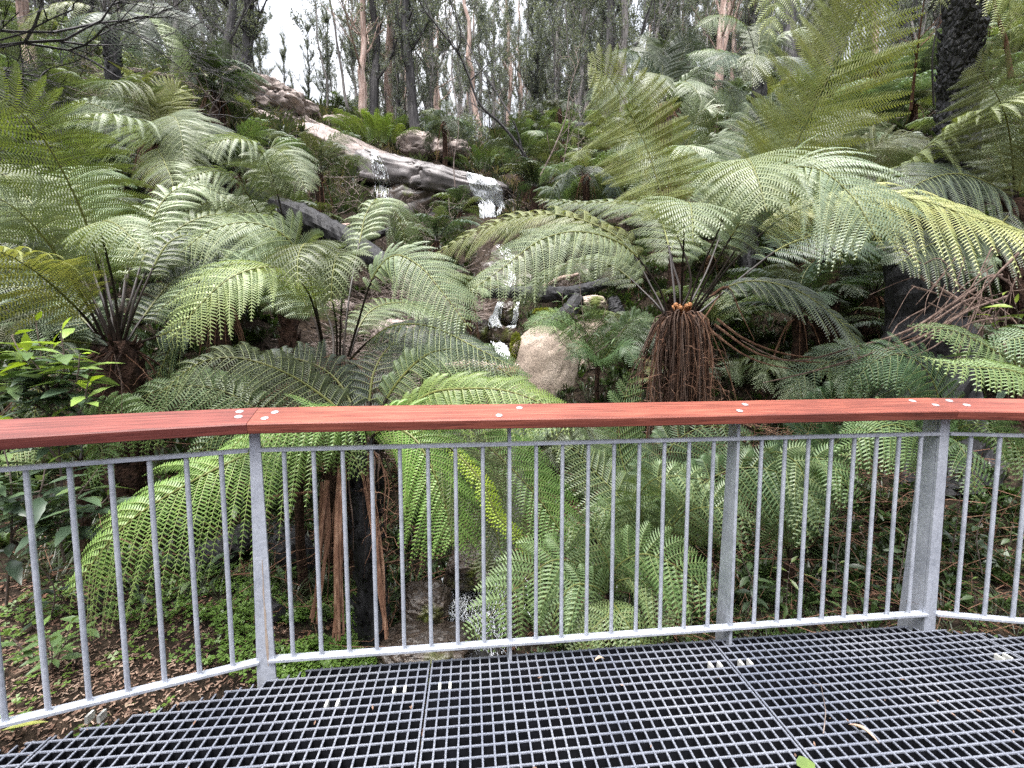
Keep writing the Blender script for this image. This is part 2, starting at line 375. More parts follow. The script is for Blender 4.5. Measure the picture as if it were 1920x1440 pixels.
# deck outline (plan), outer edge follows the railing
def off(p, d, k):
    return p+np.array([-d[1], d[0], 0])*k
dM = ee
def meet(p, d, q, e):
    A = np.array([[d[0], -e[0]], [d[1], -e[1]]]); t = np.linalg.solve(A, (q-p)[:2]); return p+d*t[0]
o1 = .032
pL = off(LP, dL, -.02); pM = off(LP, dM, o1); pR = off(RP, dR, -.0)
cL = meet(pL, dL, pM, dM); cR = meet(pM, dM, pR, dR)
deck_poly = [LE-dL*1.2+np.array([-dL[1], dL[0], 0])*-.02, cL, cR, RE+dR*1.2, np.array([4.6, -2.6, 0]), np.array([-3.9, -2.6, 0])]
def clip_line(o, d, poly):
    """convex clip of the line o+t d -> (t0,t1)"""
    t0, t1 = -1e9, 1e9; n = len(poly)
    cen = sum(poly)/n
    for i in range(n):
        a = poly[i]; b = poly[(i+1) % n]; e = b-a; nr = np.array([-e[1], e[0], 0])
        if np.dot(nr, cen-a) < 0: nr = -nr
        den = np.dot(nr, d); num = np.dot(nr, a-o)
        if abs(den) < 1e-9:
            if num > 0: return None
            continue
        t = num/den
        if den > 0: t0 = max(t0, t)
        else: t1 = min(t1, t)
    return (t0, t1) if t1-t0 > .004 else None

PW = 1.25
def halfplane(poly, o, nr):
    out = []
    for i in range(len(poly)):
        a, b = poly[i], poly[(i+1) % len(poly)]
        da, db = np.dot(a-o, nr), np.dot(b-o, nr)
        if da >= 0: out.append(a)
        if (da >= 0) != (db >= 0): out.append(a+(b-a)*da/(da-db))
    return out
deck_labels = {
 -3: 'grey moulded grating panel at the far left edge of the lookout deck',
 -2: 'grey grating panel beyond the joint in the bottom left corner',
 -1: 'grey grating panel under the railing corner post with the rust streak',
 0: 'grey grating panel in the middle, between the two joints leading to the straight railing',
 1: 'grey grating panel with the dry curled leaf and twig lying on it',
 2: 'grey grating panel beyond the right corner post of the railing'}
BW, BH, TP = .0034, .019, .04     # half bar width, half depth, pitch
for k in (-2, -1, 0, 1, 2):
    x0 = k*1.2573+(0.0 if k else 0); x1 = x0+1.2573-.006
    poly = halfplane(halfplane(deck_poly, A0+ee*x0, ee), A0+ee*x1, -ee)
    if len(poly) < 3: continue
    g = G()
    js = range(-60, 110)
    for j in js:
        o = A0+nn*(j*TP)
        c = clip_line(o, ee, poly)
        if c is None: continue
        c0 = o+ee*c[0]; c1 = o+ee*c[1]; mid = (c0+c1)/2; hl = np.linalg.norm(c1-c0)/2
        zt = -BH
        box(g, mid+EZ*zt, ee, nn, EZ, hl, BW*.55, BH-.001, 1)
        # tapered cap: the gritty worn top
        a = np.array([c0-nn*BW-EZ*.004, c0+nn*BW-EZ*.004, c1+nn*BW-EZ*.004, c1-nn*BW-EZ*.004, c0-nn*BW*.9, c0+nn*BW*.9, c1+nn*BW*.9, c1-nn*BW*.9])
        g.add(a, [[0, 1, 5, 4], [1, 2, 6, 5], [2, 3, 7, 6], [3, 0, 4, 7]], 0); g.add(a[4:], [[0, 1, 2, 3]], 0)
    ncol = 31
    for i in range(0, ncol+1):
        xx = x0+.004+(x1-x0-.008)*i/ncol
        o = A0+ee*xx
        c = clip_line(o, nn, poly)
        if c is None: continue
        c0 = o+nn*c[0]; c1 = o+nn*c[1]; mid = (c0+c1)/2; hl = np.linalg.norm(c1-c0)/2
        bw = BW
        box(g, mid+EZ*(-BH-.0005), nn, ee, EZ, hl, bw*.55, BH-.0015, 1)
        e0 = -.0006
        a = np.array([c0-ee*bw-EZ*.0045, c0+ee*bw-EZ*.0045, c1+ee*bw-EZ*.0045, c1-ee*bw-EZ*.0045, c0-ee*bw*.9+EZ*e0, c0+ee*bw*.9+EZ*e0, c1+ee*bw*.9+EZ*e0, c1-ee*bw*.9+EZ*e0])
        g.add(a, [[0, 1, 5, 4], [1, 2, 6, 5], [2, 3, 7, 6], [3, 0, 4, 7]], 0); g.add(a[4:], [[0, 1, 2, 3]], 0)
    root = thing('walkway_grating', deck_labels[k], 'floor grating', tuple(A0+ee*(x0+.6)+nn*1.5), 'moulded grating panels of the lookout deck')
    o = g.build('grating', [M['grate'], M['grate_shade']], root); o.location = -np.array(root.location)
    # zinc hold-down clips: saddles over two bars beside the joint
    spots = {-1: [(1, 5.5), (2, 5.5), (ncol-3, 1.5), (ncol-2, 1.5), (5, 2.5), (6, 2.5)] if False else [(1, 2.5), (2, 2.5), (ncol-2, 2.5), (ncol-3, 2.5), (22, 3.5), (23, 3.5)],
             0: [(1, 2.5), (2, 2.5), (ncol-2, 2.5), (ncol-1, 2.5)], 1: [(1, 2.5), (2, 2.5), (ncol-2, 4.5), (ncol-1, 4.5)], 2: [(2, 5.5), (3, 5.5)], -2: []}[k]
    for a_, j_ in spots:
        cg = G(); xx = x0+.004+(x1-x0-.008)*a_/ncol
        cc = A0+ee*xx+nn*(TP*(j_-.0))
        if clip_line(cc-nn*.02, nn, poly) is None: continue
        box(cg, cc+EZ*.002, nn, ee, EZ, .0155, .0048, .0014)
        box(cg, cc+EZ*-.012, nn, ee, EZ, .0155, .0052, .012)
        co = cg.build('clip', M['clip'], root); co.location = -np.array(root.location)

# steel beams below the deck
for i, (q, lab) in enumerate([(A0+nn*.42, 'dark steel bearer beneath the grating behind the row of clips'), (A0+nn*1.7, 'dark steel bearer beneath the middle of the grating'), (A0+nn*3.2, 'dark steel bearer beneath the rear of the grating')]):
    g = G(); c = clip_line(q, ee, deck_poly); m = q+ee*(c[0]+c[1])/2
    hl = (c[1]-c[0])/2-.08
    for dz, hw, hh in ((-.045, .05, .005), (-.14, .004, .088), (-.235, .05, .005)):
        box(g, m+EZ*dz, ee, nn, EZ, hl, hw, hh)
    tag(g.build('deck_bearer', M['joist']), lab, 'steel beam', 'steel bearers under the deck')

# ================================================================= railing
def rail_run(name, label, a, b, d, post_list, skip_ends, nb, baluster_ts, board_a, board_b, bolts, tint, bars):
    root = thing('metal_railing', label, 'railing', tuple(a), 'railing runs around the lookout deck')
    L0 = -np.array(root.location)
    nrm = np.array([-d[1], d[0], 0])       # outward
    def fix(o): o.location = L0; return o
    for (s, e, z, nm) in bars:
        g = G(); m = (s+e)/2; hl = np.linalg.norm(e-s)/2
        box(g, m+EZ*z, d, nrm, EZ, hl, .018 if z < .5 else .0135, .0048 if z < .5 else .0065)
        o = fix(g.build(nm, M['galv'], root))
    for t in baluster_ts:
        g = G(); p = a+d*t
        tube(g, [p+EZ*.078, p+EZ*.5, p+EZ*.928], .0083, 12)
        # weld bead
        tube(g, [p+EZ*.079, p+EZ*.085], [.0125, .0085], 10)
        fix(g.build('baluster', M['galv'], root, smooth=False))
    # timber board, top face tilted toward the viewer
    w0, w1 = -.062, .078
    def sec(p, nr):
        return [p+nr*w0+EZ*1.046, p+nr*w1+EZ*1.090, p+nr*(w1+.012)+EZ*1.052, p+nr*(w0+.008)+EZ*1.005]
    g = G()
    na, nb_ = board_a[1], board_b[1]
    S = []
    LB = np.linalg.norm(board_b[0]-board_a[0])
    for t in np.r_[.0009/LB*1.0, np.linspace(.02, .98, 22), 1-.0009/LB]:
        p = board_a[0]*(1-t)+board_b[0]*t; nr = na if t < .01 else nb_ if t > .99 else nrm
        k = 1.0
        S.append(np.array(sec(p, nr))+EZ*0.0012*math.sin(t*9))
    # small arris on the edges
    def ring(q):
        out = []
        for i in range(4):
            pv, c, nx = q[i-1], q[i], q[(i+1) % 4]
            out.append(c+norm(pv-c)*.004); out.append(c+norm(nx-c)*.004)
        return np.array(out)
    Rn = np.array([ring(q) for q in S]); n, m = Rn.shape[:2]
    i, j = np.meshgrid(np.arange(n-1), np.arange(m), indexing='ij'); i = i.ravel(); j = j.ravel(); j2 = (j+1) % m
    # object space with x along the board so that the grain runs lengthwise
    me_o = np.array(board_a[0])
    V = (Rn.reshape(-1, 3)-me_o)
    Vl = np.stack([V@d, V@nrm, V[:, 2]], 1)
    g.add(Vl, np.stack([i*m+j, (i+1)*m+j, (i+1)*m+j2, i*m+j2], 1))
    g.F.append((np.array([list(range(m))]), 0)); g.F.append((np.array([[(n-1)*m+q for q in range(m)][::-1]]), 0))
    o = g.build('handrail', M['wood'], root)
    o.rotation_euler = (0, 0, math.atan2(d[1], d[0])); o.location = me_o-np.array(root.location); o.color = (*tint, 1)
    bd = o
    tl = math.atan2(.044, .14)
    for (s, w) in bolts:
        g = G(); up = np.array([0, -math.sin(tl), math.cos(tl)]); c = np.array([s, w, 1.046+(w-w0)*.044/.14])
        u = EX; v = np.array([0, math.cos(tl), math.sin(tl)])
        rg = [(.0135, .0003), (.0135, .0022), (.010, .0034), (.004, .0036)]
        V = []
        for rr, hh in rg:
            for q in range(14):
                an = q*2*math.pi/14; V.append(c+u*rr*math.cos(an)+v*rr*math.sin(an)+up*hh)
        F = [[r*14+q, r*14+(q+1) % 14, (r+1)*14+(q+1) % 14, (r+1)*14+q] for r in range(3) for q in range(14)]
        g.add(V, F); g.F.append((np.array([[3*14+q for q in range(14)]]), 0))
        g.build('bolt', M['bolt'], bd)
    for (p, kind, dd) in post_list:
        g = G(); nr = np.array([-dd[1], dd[0], 0])
        if kind == 'fin':      # tapered plate square to the rail, seen edge on
            w_top, w_bot, th = .055, .105, .0065
            poly0 = [p-dd*th-nr*.006, p+dd*th-nr*.006, p+dd*th+nr*w_bot, p-dd*th+nr*w_bot]
            poly1 = [p-dd*th-nr*.006, p+dd*th-nr*.006, p+dd*th+nr*w_top, p-dd*th+nr*w_top]
            zb = -.16
        else:                  # corner post: tapered front flange and a web behind it
            th = .0055; zb = -.10
            wt, wb = kind[1], kind[2]
            c0 = p-nr*.012
            poly0 = [c0-dd*wb, c0+dd*wb, c0+dd*wb+nr*th*2, c0-dd*wb+nr*th*2]
            poly1 = [c0-dd*wt, c0+dd*wt, c0+dd*wt+nr*th*2, c0-dd*wt+nr*th*2]
        V = np.array([q+EZ*zb for q in poly0]+[q+EZ*1.012 for q in poly1])
        g.add(V, [[0, 1, 5, 4], [1, 2, 6, 5], [2, 3, 7, 6], [3, 0, 4, 7], [3, 2, 1, 0], [4, 5, 6, 7]])
        if kind != 'fin':
            c1 = p+nr*0.0; s_ = kind[3]
            q0 = [c1-dd*th+dd*s_*wb*.8+nr*.001, c1+dd*th+dd*s_*wb*.8+nr*.001, c1+dd*th+dd*s_*wb*.8+nr*.11, c1-dd*th+dd*s_*wb*.8+nr*.11]
            q1 = [c1-dd*th+dd*s_*wt*.8+nr*.001, c1+dd*th+dd*s_*wt*.8+nr*.001, c1+dd*th+dd*s_*wt*.8+nr*.06, c1-dd*th+dd*s_*wt*.8+nr*.06]
            V = np.array([q+EZ*zb for q in q0]+[q+EZ*1.012 for q in q1])
            g.add(V, [[0, 1, 5, 4], [1, 2, 6, 5], [2, 3, 7, 6], [3, 0, 4, 7], [3, 2, 1, 0], [4, 5, 6, 7]])
            if kind[4]:        # rust run down the flange
                rg_ = [(.50, .006, .0008), (.46, .0055, .002), (.43, .006, .0012), (.36, .0045, .003), (.33, .005, .0018), (.27, .007, .004), (.22, .0065, .003), (.15, .008, .0055), (.10, .0085, .004), (.055, .009, .0015)]
                Vr = []
                for z, x, w in rg_:
                    q = c0-nr*.0008+dd*x+EZ*z; Vr += [q-dd*w, q+dd*w]
                g.add(Vr, [[2*i, 2*i+1, 2*i+3, 2*i+2] for i in range(len(rg_)-1)], 1)
        fix(g.build('post', [M['galv'], M['rust']], root))
    return root

M['rust'] = mat_basic('rust_run', [(.26, .19, .14), (.40, .34, .29)], scale=60, rough=.8)
nM = np.array([-ee[1], ee[0], 0]); nL = np.array([-dL[1], dL[0], 0]); nR = np.array([-dR[1], dR[0], 0])
mitL = nM+nL; mitL = mitL/np.dot(mitL, nM); mitR = nM+nR; mitR = mitR/np.dot(mitR, nM)
LL = np.linalg.norm(RP-LP); bay = LL/3; st = bay/9
ts = [b_*bay+st*(i+1) for b_ in range(3) for i in range(8)]
rail_run('mid', 'long straight middle run of grey steel railing under an orange red timber handrail', LP, RP, ee,
         [(M1, 'fin', ee), (M2, 'fin', ee), (LP+ee*.008, ('c', .018, .036, -1, True), dL*.5+ee*.5), (RP-ee*.004, ('c', .023, .030, -1, False), ee)], None, 0, ts,
         (LP, mitL), (RP, mitR), [(.07, .03), (.055, -.02), (bay-.045, -.03), (bay+.045, .035), (2*bay-.045+.03, -.025), (2*bay+.05, .035), (LL-.115, .045), (LL-.05, .0)], (1, 1, 1),
         [(LP+ee*.02, RP-ee*.02, .075, 'bottom_bar'), (LP+ee*.02, RP-ee*.02, .934, 'top_bar')])
rail_run('left', 'angled left run of grey steel railing under a darker pinkish red timber handrail', LE, LP, dL,
         [(LE, ('c', .022, .037, 1, False), dL)], None, 0, [1.95-.108*k for k in range(1, 18)],
         (LE, nL), (LP, mitL/np.dot(mitL, nL)), [(1.95-.05, .045), (1.95-.045, .0)], (.78, .72, .86),
         [(LE+dL*.02, LP-dL*.018, .075, 'bottom_bar'), (LE+dL*.02, LP-dL*.018, .934, 'top_bar')])
rail_run('right', 'angled right run of grey steel railing beyond the right corner post', RP, RE, dR,
         [(RE, ('c', .022, .037, 1, False), dR)], None, 0, [.112*k for k in range(1, 17)],
         (RP, mitR/np.dot(mitR, nR)), (RE, nR), [(.05, .045), (.085, .0)], (.92, .9, .95),
         [(RP+dR*.025, RE-dR*.02, .075, 'bottom_bar'), (RP+dR*.025, RE-dR*.02, .934, 'top_bar')])

# ================================================================= fronds
def frond_geo(g, path, W, nP=24, bare=.22, hint=None, droop=.25, lod=0, fwd=.35, seed=0, rr=.009, wl=None, spc=None, coarse=1.0, cup=.1, fill=1.0):
    """rachis along path (world points); W = longest pinna. slots: 0 leaf 1 stipe 2 rachis 3 rib"""
    r = np.random.default_rng(seed)
    n = {0: 70, 1: 36, 2: 22}[lod]
    C, L = catmull(path, n)
    T = norm(np.gradient(C, axis=0))
    h = C[-1]-C[0]; h = np.array([h[0], h[1], 0]); h = h/max(np.linalg.norm(h), 1e-6)
    if hint is None: hint = EZ-.75*h
    hint = np.broadcast_to(np.asarray(hint, float), C.shape)
    N = norm(hint-T*(hint*T).sum(1, keepdims=True)); S = norm(np.cross(T, N))
    # stalk
    k0 = max(2, int(n*(bare+.04)))
    rad = np.interp(np.linspace(0, 1, n), [0, .04, .3, 1], [rr*1.5, rr, rr*.75, rr*.14])
    sd = {0: 6, 1: 4, 2: 3}[lod]
    tube(g, C[:k0+1], rad[:k0+1], sd, 1, cap=False); tube(g, C[k0:], rad[k0:], sd, 2, cap=False)
    nP = int(nP*(1.12 if lod == 0 else 1)); W = W*(1.1 if lod == 0 else 1)
    u = bare+(1-bare)*(np.linspace(0, 1, nP+1)[:-1]**.93)*.985
    du = np.gradient(u)*L
    v = (u-bare)/(1-bare)
    prof = np.clip(np.interp(v, [0, .08, .22, .42, .62, .8, .92, 1], [.45, .68, .9, 1, .88, .58, .30, .06]), .04, 1)
    for sgn in (-1, 1):
        uu = np.clip(u+r.normal(0, .12, nP)*du/L, 0, 1)
        idx = uu*(n-1); i0 = np.clip(idx.astype(int), 0, n-2); f = (idx-i0)[:, None]
        p0 = C[i0]*(1-f)+C[i0+1]*f; t = norm(T[i0]*(1-f)+T[i0+1]*f); nv = norm(N[i0]*(1-f)+N[i0+1]*f); sv = norm(S[i0]*(1-f)+S[i0+1]*f)*sgn
        ln = W*prof*(1+r.normal(0, .05, nP)); ang = fwd+.35*v+r.normal(0, .05, nP)
        D = norm(sv*np.cos(ang)[:, None]+t*np.sin(ang)[:, None]+nv*(cup+r.normal(0, .04, nP))[:, None])
        dr = droop*(1+r.normal(0, .22, nP)); ln = ln*np.where(r.random(nP) < .05, r.uniform(.4, .8, nP), 1)
        for i in range(nP):
            if ln[i] < .012: continue
            if fill < 1 and r.random() > fill: continue
            sp = spc or {0: .0135, 1: .025, 2: .06}[lod]
            m = max(3, int(ln[i]/sp))
            tt = (np.arange(m)+.35)/m; tt = tt[:, None]
            K = {0: 7, 1: 4, 2: 3}[lod]
            def cur(x): return p0[i]+D[i]*ln[i]*(x-.08*x*x)+t[i]*ln[i]*.10*x*x-EZ*(dr[i]*ln[i]*x**2)-nv[i]*ln[i]*.06*x**3
            q = cur(tt); tg = norm(cur(tt+.02)-cur(tt-.02))
            nn_ = norm(nv[i]-tg*(tg@nv[i])[:, None]); b = np.cross(tg, nn_)
            l0 = min(wl or du[i]*1.12, ln[i]*.27)*coarse
            pl = l0*np.interp(tt[:, 0], [0, .06, .3, .6, .85, 1], [.55, .95, 1, .80, .42, .10])*(1+r.normal(0, .06, m))
            hw = np.full(m, ln[i]/m*(.345 if lod == 0 else .42))
            for s2 in (-1, 1):
                dd = norm(b*s2*.90+tg*(.30+.45*tt)+nn_*(-.14+r.normal(0, .06, (m, 1))))
                wv = norm(tg+nn_*.30*s2)*hw[:, None]
                bL = q-wv*.8; bR = q+wv*.8
                if lod == 0:
                    md = q+dd*(pl*.6)[:, None]-nn_*(pl*.05)[:, None]; mL = md-wv*.62; mR = md+wv*.62
                    tp = q+dd*pl[:, None]-nn_*(pl*.2)[:, None]+tg*(pl*.10)[:, None]
                    V = np.stack([bL, bR, mR, mL, tp], 1).reshape(-1, 3); a = np.arange(m)*5
                    g.add(V, np.stack([a, a+1, a+2, a+3], 1), 0)
                    g.F.append((np.stack([a+3, a+2, a+4], 1)+g.n-len(V), 0))
                else:
                    tp = q+dd*pl[:, None]-nn_*(pl*.12)[:, None]
                    V = np.stack([bL, bR, tp+wv*.3, tp-wv*.3], 1).reshape(-1, 3); a = np.arange(m)*4
                    g.add(V, np.stack([a, a+1, a+2, a+3], 1), 0)
            if lod == 0:      # pinna rib
                x = np.linspace(0, .97, K)[:, None]; c = cur(x)+nv[i]*.0012
                w_ = sv[i]*0+t[i]; ww = (np.interp(x[:, 0], [0, 1], [.0017, .0006]))[:, None]*w_
                V = np.vstack([c-ww, c+ww]); a = np.arange(K-1)
                g.add(V, np.stack([a, a+1, K+a+1, K+a], 1), 3)
FM = [M['frond'], M['stipe'], M['rachis'], M['stem_pale']]
GREEN = {'pale': (.175, .22, .125), 'mid': (.11, .145, .07), 'dark': (.055, .08, .048), 'yel': (.25, .29, .10), 'lime': (.2, .3, .05), 'blue': (.11, .145, .105), 'olive': (.15, .18, .065), 'brown': (.2, .1, .05)}
_seed = [100]
def jcol(c, a=.1):
    c = np.array(GREEN[c] if isinstance(c, str) else c); return tuple(c*max(.5, 1+rng.normal(0, a*1.3))*(1+rng.normal(0, a*.5, 3)))+(1.,)
def frond(root, px, W, col='mid', **kw):
    _seed[0] += 1
    lod = kw.get('lod', 0)
    kw.setdefault('seed', _seed[0])
    g = G(); frond_geo(g, PP(*px) if not isinstance(px, np.ndarray) else px, W, **kw)
    o = g.build('frond', FM, root); o.location = -np.array(root.location); o.color = jcol(col, .08)
    return o

def trunk(root, a, b, r0, r1, mat='fibre', stubs=True, n=14, sides=14, seed=0, name='trunk'):
    r = np.random.default_rng(seed); a = np.array(a); b = np.array(b); g = G()
    t = np.linspace(0, 1, n)[:, None]; pts = a*(1-t)+b*t+r.normal(0, .008, (n, 3))
    rad = np.interp(t[:, 0], [0, .12, 1], [r0*1.35, r0, r1])
    tube(g, pts, rad, sides, 0, rough=.10)
    if stubs:      # old leaf bases
        L = np.linalg.norm(b-a); ax = norm(b-a); k = int(L*95)
        for i in range(k):
            s = r.random(); c = a*(1-s)+b*s; an = i*2.399; rr = np.interp(s, [0, .12, 1], [r0*1.3, r0, r1])
            o = np.array([math.cos(an), math.sin(an), 0]); p = c+o*rr*.85
            tube(g, [p, p+o*.03+ax*.035, p+o*.045+ax*.075], [.013, .011, .004], 4, 0, cap=False)
    o = g.build(name, M[mat], root); o.location = -np.array(root.location); return o

def hanging_dead(root, c, r_, L, n, seed=0, spread=.35, name='dead_skirt', zmin=None, ang=None, mats=None, leafy=True, rad=.0065):
    mats = [M['dead'], M['dull'], M['fibre']]
    """collapsed dead stalks hanging from the crown: thatch of flat curved stalks and shrivelled leaf"""
    r = np.random.default_rng(seed); g = G(); c = np.array(c)
    for i in range(n):
        an = r.uniform(*(ang or (0, 2*math.pi))); o = np.array([math.cos(an), math.sin(an), 0]); l = L*r.uniform(.45, 1.0)
        sp = spread*r.uniform(.15, 1)**1.5
        p = [c+o*r_*.4+EZ*.02, c+o*(r_+.04)-EZ*.02, c+o*(r_+.05+sp*.35*l)-EZ*l*.35, c+o*(r_+.05+sp*.6*l)-EZ*l*.7, c+o*(r_+.05+sp*.75*l)-EZ*l]
        p = np.array(p)+r.normal(0, .012, (5, 3)); q, _ = catmull(p, 12)
        w = rad*r.uniform(.6, 1.4)
        tube(g, q, np.interp(np.linspace(0, 1, 12), [0, .2, 1], [w*1.5, w, w*.3]), 4, int(r.choice([0, 0, 1, 1, 2])), cap=False, flat=.45)
        if leafy and r.random() < .5:
            for k in range(r.integers(3, 9)):
                s = q[r.integers(4, 12)]; d = norm(r.normal(0, 1, 3)*[1, 1, .4]-EZ*.9); ll = r.uniform(.05, .2)
                qq = s+d*ll*np.linspace(0, 1, 5)[:, None]+r.normal(0, .008, (5, 3))
                tube(g, qq, [.0022, .002, .0018, .0012, .0006], 3, 0, cap=False)
    o = g.build(name, mats or M['dead'], root); o.location = -np.array(root.location); return o

# ----------------------------------------------------------------- hero fern A (right of centre)
A = P(1278, 588, 3.2); Ab = np.array([A[0]+.04, A[1]+.02, ground(A[0], A[1])-.15])
rA = thing('tree_fern', 'big pale tree fern with a thick skirt of dead stalks right of the boulder', 'tree fern', tuple(Ab))
trunk(rA, Ab, A-EZ*.03, .13, .10, seed=1)
hanging_dead(rA, A-EZ*.05, .10, 1.25, 120, seed=2, spread=.16)
hanging_dead(rA, A-EZ*.02, .12, .95, 60, seed=3, spread=.55, leafy=True, rad=.005)
Ya = 3.2
def a0(dx=0): return (1278+dx, 592, Ya)
FA = [
 ([a0(-25), (1235, 540, 3.15), (1180, 468, 3.05), (1100, 436, 2.9), (1020, 448, 2.8), (940, 505, 2.7), (872, 552, 2.62)], .34, 'pale', dict(nP=27, droop=.42, hint=(0, -.75, .8))),
 ([a0(-30), (1225, 545, 3.3), (1165, 450, 3.5), (1060, 405, 3.7), (960, 410, 3.9), (860, 450, 4.0), (800, 492, 4.05)], .42, 'olive', dict(nP=24, droop=.3, hint=(0, -.6, .8))),
 ([a0(0), (1280, 520, 3.05), (1284, 440, 2.75), (1288, 388, 2.4), (1296, 385, 2.1), (1300, 425, 1.95), (1300, 455, 1.9)], .27, 'pale', dict(nP=22, droop=.2, bare=.35, hint=(0, -.8, .9))),
 ([a0(15), (1335, 510, 3.05), (1400, 400, 2.8), (1450, 330, 2.6), (1530, 318, 2.4), (1600, 372, 2.25), (1645, 450, 2.15)], .50, 'pale', dict(nP=28, droop=.35, bare=.3, hint=(-.25, -.7, .8))),
 ([a0(10), (1310, 520, 3.1), (1350, 430, 2.9), (1380, 340, 2.7), (1400, 300, 2.45), (1420, 330, 2.2), (1440, 400, 2.05)], .40, 'pale', dict(nP=25, droop=.3, bare=.35, hint=(-.3, -.7, .8))),
 ([a0(25), (1370, 500, 3.05), (1470, 410, 2.85), (1600, 368, 2.6), (1720, 378, 2.4), (1830, 412, 2.25), (1960, 452, 2.15)], .40, 'yel', dict(nP=28, droop=.5, bare=.34, hint=(0, -.8, .8))),
 ([a0(-5), (1296, 520, 3.2), (1250, 390, 3.25), (1215, 280, 3.25), (1175, 195, 3.2), (1140, 140, 3.1), (1095, 112, 3.0)], .46, (.19, .23, .07), dict(nP=22, droop=.10, bare=.4, hint=(.1, -1, .2), fwd=-.12)),
 ([a0(15), (1340, 530, 3.1), (1425, 400, 2.9), (1480, 300, 2.75), (1540, 180, 2.6), (1600, 60, 2.5), (1640, -50, 2.4)], .46, 'yel', dict(nP=27, droop=.12, bare=.42, hint=(-.2, -1, .2), fwd=.3)),
 ([a0(5), (1330, 500, 3.5), (1372, 380, 3.9), (1392, 300, 4.1), (1420, 225, 4.2), (1470, 185, 4.2), (1520, 185, 4.1)], .48, 'mid', dict(nP=24, droop=.3, bare=.42, hint=(-.4, -.8, .3))),
 ([a0(30), (1400, 515, 3.3), (1480, 460, 3.5), (1570, 440, 3.8), (1660, 480, 4.1), (1720, 540, 4.2)], .40, 'dark', dict(nP=22, droop=.3, bare=.25, hint=(0, -.6, .8))),
 ([a0(-30), (1215, 555, 3.4), (1150, 500, 3.7), (1080, 490, 4.0), (1010, 530, 4.2), (960, 580, 4.3)], .38, 'mid', dict(nP=22, droop=.3, hint=(0, -.6, .8))),
 ([a0(-10), (1262, 520, 3.4), (1252, 450, 3.8), (1230, 400, 4.3), (1170, 380, 4.7), (1080, 380, 5.0), (1000, 372, 5.2)], .42, 'pale', dict(nP=24, droop=.3, hint=(0, -.6, .8))),
 ([a0(0), (1275, 540, 3.4), (1260, 470, 3.7), (1290, 410, 4.1), (1330, 360, 4.5), (1290, 330, 4.9), (1240, 345, 5.2)], .40, 'mid', dict(nP=22, droop=.3, hint=(0, -.6, .8))),
 ([a0(20), (1330, 560, 3.1), (1400, 530, 2.95), (1490, 545, 2.8), (1570, 600, 2.75), (1620, 660, 2.7)], .36, 'dark', dict(nP=22, droop=.3, bare=.2, hint=(0, -.5, .9))),
]
for p, W, c, kw in FA: frond(rA, p, W, c, **kw)
for i in range(9):
    an = i*2*math.pi/9; g = G(); c = A+np.array([math.cos(an)*.05, math.sin(an)*.05-.01, .02+.012*(i % 3)])
    t = np.linspace(0, 1.6*math.pi, 12); hx = np.array([math.cos(an), math.sin(an), 0])
    k = np.linspace(1, .25, 12)[:, None]
    q = c+hx*(np.sin(t)[:, None]*.017*k)+EZ*((1-np.cos(t))[:, None]*.017*k)
    tube(g, np.vstack([c-EZ*.05, q]), np.r_[.012, np.linspace(.015, .008, 12)], 8, 0)
    o = g.build('crozier', M['knob'], rA, smooth=True); o.location = -np.array(rA.location)

